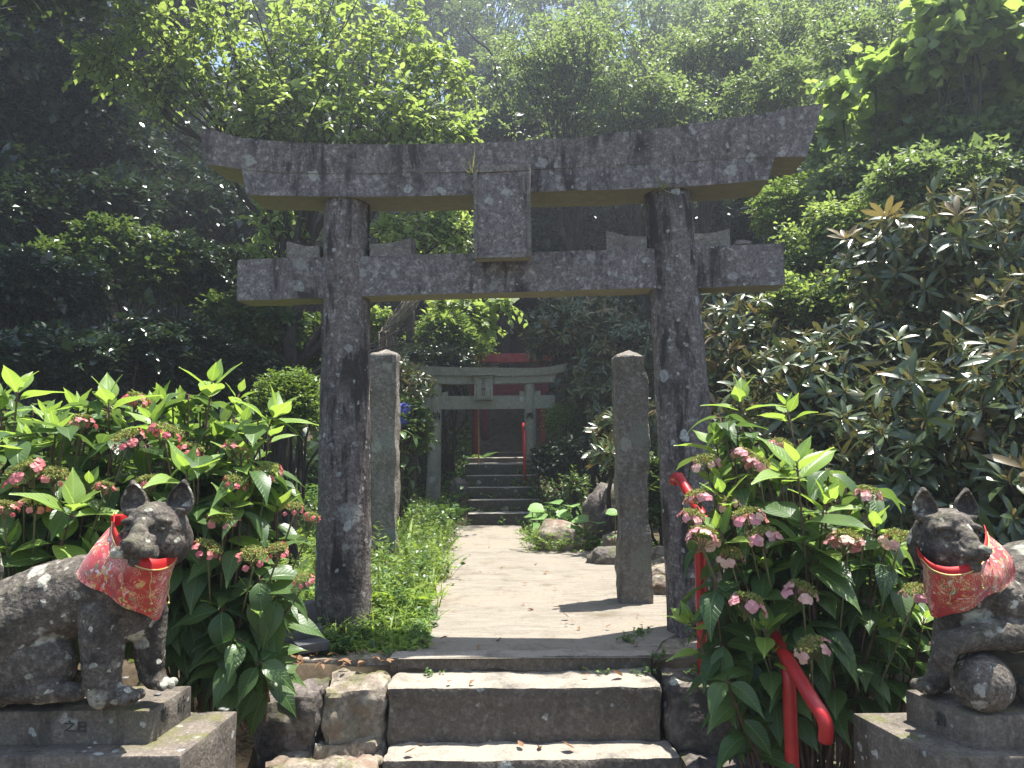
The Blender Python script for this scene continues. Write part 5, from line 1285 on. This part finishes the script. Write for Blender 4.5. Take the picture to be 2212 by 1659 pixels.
n = 2600; y = 3.95 + 6.2 * RG.random(n) ** 1.1; Lp = np.interp(y, ylist, PLX); x = Lp + .07 - RG.random(n) * .9
D = np.stack([RG.normal(0, .45, n), RG.normal(0, .45, n), np.ones(n)], -1)
mb.inst(T_BL, np.stack([x, y, np.full(n, .565)], -1), frames(D, RG.normal(size=(n, 3))), RG.uniform(.06, .24, n) * np.interp(y, [3.8, 4.4, 6], [.4, .9, 1.2]), RG.random(n), 0)
n = 45; y = RG.uniform(5.5, 10.2, n); x = np.interp(y, ylist, PLX) - RG.uniform(0, 1.0, n)
D = np.stack([RG.normal(.1, .5, n), RG.normal(0, .5, n), np.ones(n)], -1); mb.inst(T_BL, np.stack([x, y, np.full(n, .565)], -1), frames(D, RG.normal(size=(n, 3))), RG.uniform(.25, .6, n), RG.random(n), 0)
tag(mb.build('weeds', [L_GRASS, M_STEM, L_COV, L_MID]), kind='stuff')
# weeds further left, behind the gate pillar
mb = MB(); n = 2600; y = RG.uniform(4.0, 8.5, n); x = RG.uniform(-3.6, -1.1, n)
D = np.stack([RG.normal(0, .4, n), RG.normal(-.1, .3, n), np.ones(n)], -1)
sprays(mb, np.stack([x, y, tz(x, y)], -1), D, RG.uniform(.10, .30, n), 8, T_S, .06, 0, 1, tw=.002, spread=1.1)
tag(mb.build('weeds', [L_GRASS, M_STEM]), kind='stuff')
# weeds around the mossy rock and the right side
mb = MB(); n = 1200; y = RG.uniform(4.6, 9.6, n); Rp = np.interp(y, ylist, PRX); x = Rp - .03 + RG.random(n) ** 1.3 * 1.2
D = np.stack([RG.normal(0, .45, n), RG.normal(-.1, .35, n), np.ones(n)], -1)
sprays(mb, np.stack([x, y, tz(x, y)], -1), D, RG.uniform(.06, .20, n), 8, T_S, .05, 0, 1, tw=.002, spread=1.1)
c = at_y(1205, 1160, 7.85); n = 260; a = RG.uniform(0, 2 * PI, n); rr = RG.uniform(.12, .30, n)
sprays(mb, np.stack([c[0] + np.cos(a) * rr * 1.3, 7.85 + np.sin(a) * rr, .6 + RG.uniform(-.02, .16, n)], -1), np.stack([np.cos(a), np.sin(a) - .3, np.ones(n)], -1), RG.uniform(.05, .11, n), 7, T_S, .035, 0, 1, tw=.0015)
tag(mb.build('weeds', [L_AZA, M_STEM]), kind='stuff')
# tufts growing on the stairs and in the joints of the front steps
mb = MB(); O_ = []
for k in range(5):
    for _ in range(26 if k < 4 else 12):
        xx = RG.choice([RG.uniform(-.95, -.55), RG.uniform(.02, .32), RG.uniform(-.6, .1)], p=[.42, .42, .16]); O_.append((xx, 10.3 + .3 * k - .02, .6 + .155 * k))
O_ = np.array(O_); n = len(O_); sprays(mb, O_, np.stack([RG.normal(0, .5, n), RG.normal(-.4, .3, n), np.ones(n)], -1), RG.uniform(.05, .16, n), 7, T_S, .05, 0, 1, tw=.002)
O_ = []
for (px, py, z, k) in ((880, 1590, .31, 7), (800, 1592, .31, 6), (735, 1590, .31, 7), (1000, 1592, .31, 4), (1180, 1594, .31, 3), (1310, 1594, .31, 3), (1440, 1590, .3, 8), (840, 1412, .6, 9), (760, 1400, .6, 8), (1360, 1380, .61, 16), (1380, 1365, .61, 14), (1420, 1420, .6, 12), (1500, 1450, .56, 14), (1300, 1450, .55, 8), (1400, 1452, .55, 10), (930, 1455, .55, 5), (700, 1585, .3, 8)):
    for _ in range(k):
        p = at_z(px + RG.normal() * 14, py + RG.normal() * 3, z); O_.append(p - [0, 0, .004])
O_ = np.array(O_); n = len(O_); sprays(mb, O_, np.stack([RG.normal(0, .7, n), RG.normal(-.3, .4, n), np.ones(n)], -1), RG.uniform(.015, .045, n), 5, T_S2, .020, 0, 1, tw=.0012)
tag(mb.build('step_weeds', [L_COV, M_STEM]), kind='stuff')

# ---- ferns
def frondT():
    Ts = []; n = 15
    for i in range(n):
        t = (i + 1) / (n + 1); x = t; z = .55 * t - .55 * t ** 2 * 1.1; w = .26 * math.sin(PI * (t * .8 + .2)) ** .8
        for s in (-1, 1):
            R = euler(0, 0, s * 1.25) ; T = leafT(1, .28, 2, 1, .3, 0, 'lance'); Ts.append(xfT(T, R, (x, 0, z), w))
    Ts.append((np.array([[0, -.006, 0], [0, .006, 0], [.5, -.004, .14], [.5, .004, .14], [1, -.001, -.05], [1, .001, -.05]]), np.array([[0, 2, 3, 1], [2, 4, 5, 3]]), np.zeros((6, 2)), np.zeros(2, int)))
    return joinT(Ts)
T_FR = frondT()
def fern(label, px, py, Y, size, n=9, leaf=L_FERN, z=None):
    p = at_y(px, py, Y); z = float(tz(p[0], Y)) if z is None else z
    mb = MB(); a = np.arange(n) * 2.4 + RG.random(); e = RG.uniform(.2, .7, n)
    D = np.stack([np.cos(a), np.sin(a), e], -1); U = np.array([0, 0, 1.0]) + RG.normal(0, .15, (n, 3))
    mb.inst(T_FR, np.zeros((n, 3)), frames(D, U), size * RG.uniform(.75, 1.1, n)); o = mb.build('fern', leaf); o.location = (p[0], Y, z); return tag(o, label, 'fern', 'ferns along the path')
fern('yellow green fern against the right side of the left gate pillar', 838, 1230, 4.95, .42, 13)
fern('second yellow fern behind it at the foot of the left standing post', 850, 1180, 5.6, .38, 11)
fern('darker fern left of the far stairs beside the brown rock', 985, 1080, 10.6, .42, 10, L_COV)
fern('small fern at the left foot of the left gate pillar', 665, 1230, 4.9, .26, 9)
fern('tiny fern at the right end of the lowest front step', 1462, 1618, 3.1, .10, 7, z=.30)
fern('shaded fern in the dark gap left of the right fox', 1930, 1440, 3.0, .30, 9, L_MID, z=.35)
fern('fern growing at the top of the far stairs', 1030, 985, 13.4, .45, 9, L_COV)

# ---- butterbur
T_RO = leafT(1, 1.05, 5, 4, .12, .10, 'round')
def butterbur(label, spots, Y):
    c = at_y(spots[0][0], 1150, Y); org = np.array([c[0], Y, .58]); root = tag(empty('butterbur_plant', org), label, 'plant', 'round leaved plants near the mossy rock')
    lf = MB(); st = MB()
    for px, py, s in spots:
        p = at_y(px, py, Y + RG.uniform(-.15, .25)) - org; a = RG.random() * 6.3; D = np.array([[math.cos(a), math.sin(a), .1]])
        lf.inst(T_RO, (p - D[0] * s * .25)[None], frames(D, np.array([[RG.normal() * .2, -.45, 1.0]])), s); st.tube(smooth_path([p * [.3, .3, 0], p * [.8, .8, .6], p], 3), .006, 5)
    lf.build('leaves', L_BUT, root); st.build('stalks', M_STEM, root)
butterbur('cluster of big round leaves beside the right pillar of the far gate', [(1150, 1100, .21), (1190, 1086, .22), (1232, 1092, .19), (1170, 1120, .20), (1210, 1112, .18), (1160, 1140, .17), (1140, 1115, .15), (1195, 1135, .16)], 8.6)
butterbur('round leaves between the mossy rock and the dark boulder', [(1262, 1125, .20), (1290, 1130, .18), (1245, 1145, .15), (1268, 1160, .13), (1300, 1168, .13), (1280, 1182, .10)], 7.9)
butterbur('small round leaved plant left of the right standing post', [(1322, 1160, .10), (1312, 1178, .10), (1330, 1108, .13)], 7.2)

# ---- fallen leaves
DT = [leafT(1, .6, 4, 2, -.25, .18, 'ovate'), leafT(1, .5, 4, 2, .3, .25, 'lance')]
ml = []
for T_ in DT:
    mb = MB(); mb.inst(T_, np.zeros((1, 3)), np.eye(3)[None], .05, np.array([.5])); o = mb.build('fallen_leaf', L_DRY); ml.append(o.data); bpy.data.objects.remove(o)
spots = [(558, 1300, None)]
for i in range(84):
    if i < 34 or i > 70: p = at_z(RG.uniform(620, 860), RG.uniform(1385, 1440), .60); z = .60
    elif i < 44: p = at_z(RG.uniform(930, 1420), RG.uniform(1180, 1400), .608); z = .608
    elif i < 62: p = at_z(RG.uniform(940, 1400), RG.uniform(1150, 1390), .608); z = .608
    elif i < 66: p = at_z(RG.uniform(860, 1400), RG.uniform(1456, 1480), .555); z = .555
    else: p = at_z(RG.uniform(860, 1440), RG.uniform(1608, 1632), .315); z = .315
    o = bpy.data.objects.new('fallen_leaf', ml[i % 2]); COL.objects.link(o); o.location = (p[0], p[1], z + .006)
    s = RG.uniform(.5, 1.15); o.scale = (s, s, s); o.rotation_euler = (RG.normal() * .25, RG.normal() * .25, RG.random() * 6.3)
    tag(o, 'dry brown fallen leaf lying on the path or steps', 'leaf', 'fallen leaves on path and steps')

# ---- hydrangeas
HL = [leafT(1, .50, 9, 4, d, .11, 'acum', wave=.035) for d in (.10, .24, .42, .62)]
def petalT():
    Ts = []
    for k in range(4):
        R = euler(0, 0, k * PI / 2 + .3) @ euler(0, .25, 0); Ts.append(xfT(leafT(1, 1.0, 3, 2, .1, .12, 'round'), R, (0, 0, 0), 1))
    return joinT(Ts)
T_PE = petalT()
def flower_mesh(pm, R0_, npet, pet, seed, dome=.35):
    """lacecap: dome of tiny florets ringed by four-petalled flowers"""
    mb = MB(); rg = np.random.default_rng(seed); n = 420
    a = rg.uniform(0, 6.3, n); r = np.sqrt(rg.random(n)) * R0_ * .85; z = dome * R0_ * (1 - (r / R0_) ** 2) + rg.normal(0, .004, n)
    P_ = np.stack([np.cos(a) * r, np.sin(a) * r, z], -1); mb.inst(T_F, P_, frames(rg.normal(size=(n, 3)) * [1, 1, .4] + [0, 0, .6], rg.normal(size=(n, 3)) + [0, 0, .4]), .0115, rg.random(n), 0)
    a = np.arange(npet) * 2 * PI / npet + rg.normal(0, .25, npet); rr = R0_ * rg.uniform(.85, 1.12, npet)
    P_ = np.stack([np.cos(a) * rr, np.sin(a) * rr, rg.normal(-.012, .008, npet)], -1); out = np.stack([np.cos(a), np.sin(a), np.full(npet, .5)], -1) + rg.normal(0, .25, (npet, 3))
    mb.inst(T_PE, P_, rotz(out), pet * rg.uniform(.8, 1.2, npet), rg.random(npet), 1)
    for i in range(9):
        b = i * .7; mb.tube([(0, 0, -.07), (math.cos(b) * R0_ * .3, math.sin(b) * R0_ * .3, -.02), (math.cos(b) * R0_ * .7, math.sin(b) * R0_ * .7, dome * R0_ * .3)], [.002, .0015, .001], 4, 2)
    for i in range(npet): mb.tube([(0, 0, -.05), P_[i] * [.6, .6, 1] + [0, 0, -.012], P_[i]], [.0016, .001, .001], 4, 2)
    o = mb.build('flower_head', [P_FLOR, pm, M_STEM]); me = o.data; bpy.data.objects.remove(o); return me
FLP = [flower_mesh(P_PINK, .066, 8, .021, s) for s in (1, 2, 3)]
FLW = [flower_mesh(P_PALE, .060, 10, .024, s) for s in (4, 5, 6)]
def stem_leaves(lf, st, base, tip, org, rg, size=.16, pairs=6, young=True, low=.15, az=None, mat_old=0):
    base = np.array(base, float); tip = np.array(tip, float); L = np.linalg.norm(tip - base); mid = base * .45 + tip * .55; mid[2] += L * .08; mid[:2] += rg.normal(0, .03, 2)
    P_ = smooth_path([base, mid, tip], 8); st.tube(P_ - org, np.linspace(.0065, .0035, len(P_)), 6)
    T_ = P_[-1] - P_[-4]; T_ /= np.linalg.norm(T_); a0 = rg.random() * 3 if az is None else az
    s_ = np.linspace(0, 1, len(P_))
    e1_ = norm(np.cross(T_, [0.1, 1, .2])); e2_ = np.cross(T_, e1_)
    tot = pairs + (3 if young else 0)
    for k in range(tot):
        f = 1 - (1 - low) * ((k / tot) ** 1.0) if k > 1 else 1 - .02 * k
        f = f if k > 2 or not young else 1 - .03 * k; p = np.array([np.interp(f, s_, P_[:, i]) for i in range(3)]); a = a0 + k * PI / 2
        for sg in (0, PI):
            o = e1_ * math.cos(a + sg) + e2_ * math.sin(a + sg)
            if young and k < 3: el, sz, T, m = (1.1 - .30 * k), size * (.46 + .22 * k), (0, 0, 1)[k], 1
            elif young and k < 5: el, sz, T, m = .30 - .15 * (k - 3), size * 1.02, 1, (1 if (k == 3 and rg.random() < .5) else 0)
            else: el, sz, T, m = rg.uniform(-.45, .15), size * rg.uniform(.85, 1.15), rg.integers(1, 4), (0 if rg.random() < .9 else 2)
            D = o * math.cos(el) + T_ * math.sin(el) + rg.normal(0, .10, 3)
            U = T_ * math.cos(el) - o * math.sin(el) + np.array([0, 0, .4]) + rg.normal(0, .12, 3)
            st.tube([p - org, p + norm(D) * .018 - org], [.0025, .002], 4)
            lf.inst(HL[T], (p + norm(D) * .014 - org)[None], frames(D[None], U[None]), sz * rg.uniform(.9, 1.1), np.array([rg.random() * .8 + .1]), m)
def hydrangea(label, base, tips, flowers, fl, seed, size=.185, group='lacecap hydrangea bushes', fill=(), nfill=0, fr_=1.0, pairs=6):
    rg = np.random.default_rng(seed); org = np.array(base, float); root = tag(empty('hydrangea_bush', org), label, 'hydrangea', group)
    lf = MB(); st = MB()
    def bpt(t): return org + np.array([(t[0] - org[0]) * .45 + rg.normal() * .06, (t[1] - org[1]) * .3 + rg.normal() * .08, .0])
    for (px, py, Y, sc_) in tips:
        t = at_y(px, py, Y); stem_leaves(lf, st, bpt(t), t, org, rg, size * abs(sc_), pairs, sc_ > 0, .28)
    for (px0, px1, py0, py1, Y0, Y1, n, sc_) in fill:
        for _ in range(n):
            t = at_y(rg.uniform(px0, px1), rg.uniform(py0, py1), rg.uniform(Y0, Y1))
            stem_leaves(lf, st, bpt(t), t, org, rg, size * sc_ * rg.uniform(.8, 1.05), 5, rg.random() < .30, .35)
    lf.build('foliage', [L_HYD, L_HYDY, L_HYDW], root); st.build('stems', M_STEMB, root)
    for i, (px, py, Y, s) in enumerate(flowers):
        t = at_y(px, py, Y); o = bpy.data.objects.new('flower_head', fl[i % 3]); COL.objects.link(o); o.parent = root; o.location = V(t - org)
        s *= fr_; o.scale = (s, s, s); o.rotation_euler = (rg.uniform(.15, .55), rg.uniform(-.3, .3), rg.random() * 6.3)
        d = t - org
        st2 = MB(); st2.tube(smooth_path([d * [.6, .6, .55], d * [.85, .85, .8], d - [0, 0, .05 * s]], 4), [.004] * 9, 5); st2.build('flower_stalk', M_STEM, root)
    return root
hydrangea('pink hydrangea rising behind the back of the left fox, at the left edge', at_y(60, 1400, 3.35) * [1, 1, 0] + [0, 0, .5],
    [(39, 838, 3.3, 1.25), (235, 860, 3.3, 1.25), (160, 1095, 2.9, 1.3), (-60, 900, 3.2, 1), (120, 930, 3.1, 1), (330, 880, 3.5, 1.0), (20, 1180, 2.9, 1), (-20, 1050, 2.9, 1.1), (170, 880, 3.6, 1), (60, 960, 3.0, 1)],
    [(53, 1018, 2.92, 1.15), (120, 1024, 2.95, .8), (176, 908, 3.15, .8), (274, 945, 3.05, .95), (77, 1085, 2.85, .8), (10, 1095, 2.8, .7), (-30, 1010, 3.0, .8), (299, 862, 3.45, .9), (225, 1050, 2.95, .6)], FLP, 5,
    fill=((-100, 260, 900, 1230, 2.9, 3.7, 40, 1.0), (-60, 300, 850, 930, 3.3, 3.9, 16, 1.0)))
hydrangea('large pink hydrangea behind the head of the left fox reaching to the gate pillar', at_y(470, 1450, 3.35) * [1, 1, 0] + [0, 0, .5],
    [(457, 830, 3.25, 1.3), (594, 892, 3.2, 1.2), (404, 1020, 2.95, 1.25), (520, 985, 3.1, 1.0), (600, 1090, 3.2, 1.0), (390, 900, 3.6, 1), (450, 1000, 3.3, 1), (560, 1250, 3.0, -.95), (560, 1430, 2.95, -.95), (520, 1380, 2.95, -.9), (500, 1090, 3.0, 1), (350, 960, 3.4, 1)],
    [(359, 932, 3.05, 1.0), (415, 970, 3.1, .85), (510, 965, 3.1, .8), (577, 1018, 3.1, .9), (482, 1117, 2.95, .85), (635, 1096, 3.15, .65), (675, 1116, 3.2, .55), (450, 1184, 2.9, .9), (548, 1200, 2.88, .85), (600, 1186, 2.95, .65), (655, 1250, 3.0, .6), (316, 1040, 2.95, .8), (510, 1040, 3.0, .75)], FLP, 9,
    fill=((280, 600, 900, 1350, 3.0, 3.6, 46, 1.0), (400, 610, 1250, 1440, 2.95, 3.3, 12, 1.05), (300, 560, 850, 930, 3.3, 3.8, 10, .95)))
hydrangea('pale pink hydrangea between the red handrail and the right fox', at_y(1760, 1500, 3.25) * [1, 1, 0] + [0, 0, .15],
    [(1722, 1003, 2.9, 1.5), (1600, 855, 3.4, 1.1), (1545, 950, 3.3, 1.05), (1700, 880, 3.5, .9), (1492, 1340, 3.0, .8), (1570, 1470, 2.85, -.9), (1650, 1000, 3.2, .9), (1780, 1080, 3.0, 1.0), (1890, 1130, 3.1, .95)],
    [(1526, 995, 3.2, .95), (1613, 984, 3.15, .85), (1640, 1000, 3.1, .9), (1505, 1070, 3.1, .85), (1497, 1113, 3.0, .8), (1518, 1155, 2.95, 1.0), (1613, 1112, 2.95, 1.0), (1647, 1155, 2.9, 1.0), (1580, 1198, 2.95, .8), (1830, 1163, 2.9, 1.05), (1876, 1063, 3.0, .85), (1938, 1160, 2.95, .9), (1734, 1274, 2.85, 1.0), (1618, 1298, 2.85, 1.05), (1751, 1395, 2.75, .95), (1976, 1276, 2.85, .8), (1575, 1085, 3.1, .8), (1690, 960, 3.2, .8)], FLW, 17,
    fill=((1500, 1900, 1000, 1400, 2.95, 3.5, 44, 1.0), (1860, 2000, 1150, 1400, 3.0, 3.5, 14, .95), (1560, 1700, 1350, 1480, 2.85, 3.1, 7, .95), (1500, 1640, 900, 1000, 3.2, 3.6, 6, .9)))
# blue mophead hydrangea beside the left post
bl_ = at_y(868, 905, 9.0); ob_ = np.array([bl_[0], 9.0, .56]); rt = tag(empty('hydrangea_bush', ob_), 'blue mophead hydrangea peeping out right of the left standing post', 'hydrangea')
for px, py, s in ((873, 886, .085), (870, 912, .07)):
    mb = MB(); n = 150; d = norm(RG.normal(size=(n, 3))); c = at_y(px, py, 9.0) - ob_; mb.inst(T_PE, c + d * s, rotz(d), .022, RG.random(n), 0); mb.build('flower_head', P_BLUE, rt)
lf = MB(); st = MB()
for k in range(9): stem_leaves(lf, st, ob_ + [RG.normal() * .1, RG.normal() * .1, 0], ob_ + [RG.normal(0, .14), RG.normal(0, .15), RG.uniform(.6, 1.35)], ob_, RG, .14, 5, False, .3)
lf.build('foliage', [L_HYD, L_HYDY, L_HYDW], rt); st.build('stems', M_STEMB, rt)

L_DRYG = leafmat('straw_grass', (.14, .15, .06), (.28, .27, .14), .4, .6)
# ---- tufts growing on the large gate
def tuft(label, px, py, off, n, h):
    q = tl(px, py, off); p = TC + TD * q[0] - TNf * off; p[2] = TC[2] + q[1]; mb = MB()
    D = np.stack([RG.normal(0, .8, n), RG.normal(-.3, .5, n), RG.normal(.5, .5, n)], -1); mb.inst(T_BL, np.zeros((n, 3)), frames(D, RG.normal(size=(n, 3))), h * RG.uniform(.5, 1.2, n)); o = mb.build('grass_tuft', L_DRYG); o.location = V(p); tag(o, label, 'grass tuft')
tuft('thin dry grass tuft at the upper left edge of the plaque', 1018, 376, .20, 16, .13)
tuft('grass tuft in the joint above the right gate pillar', 1432, 408, .16, 22, .10)
# ------------------------------------------------------------------ air
bpy.context.view_layer.update()
lo = np.array([1e9] * 3); hi = -lo
for o in COL.objects:
    if o.type != 'MESH': continue
    for cc in o.bound_box:
        wv_ = np.array(o.matrix_world @ Vector(cc)); lo = np.minimum(lo, wv_); hi = np.maximum(hi, wv_)
lo -= 1.0; hi += 1.0; lo[1] = min(lo[1], -3); print('HAZE', lo, hi)
hb = MB(); hb.box((lo + hi) / 2, hi - lo); hm = bpy.data.materials.new('haze'); hm.use_nodes = True; nn = hm.node_tree.nodes; nn.remove(nn['Principled BSDF'])
vp = nn.new('ShaderNodeVolumePrincipled'); vp.inputs['Color'].default_value = (.86, .93, 1, 1); vp.inputs['Density'].default_value = .0042; vp.inputs['Anisotropy'].default_value = .6
hm.node_tree.links.new(vp.outputs[0], nn['Material Output'].inputs['Volume'])
ho = hb.build('haze', hm, smooth=False); tag(ho, kind='stuff')
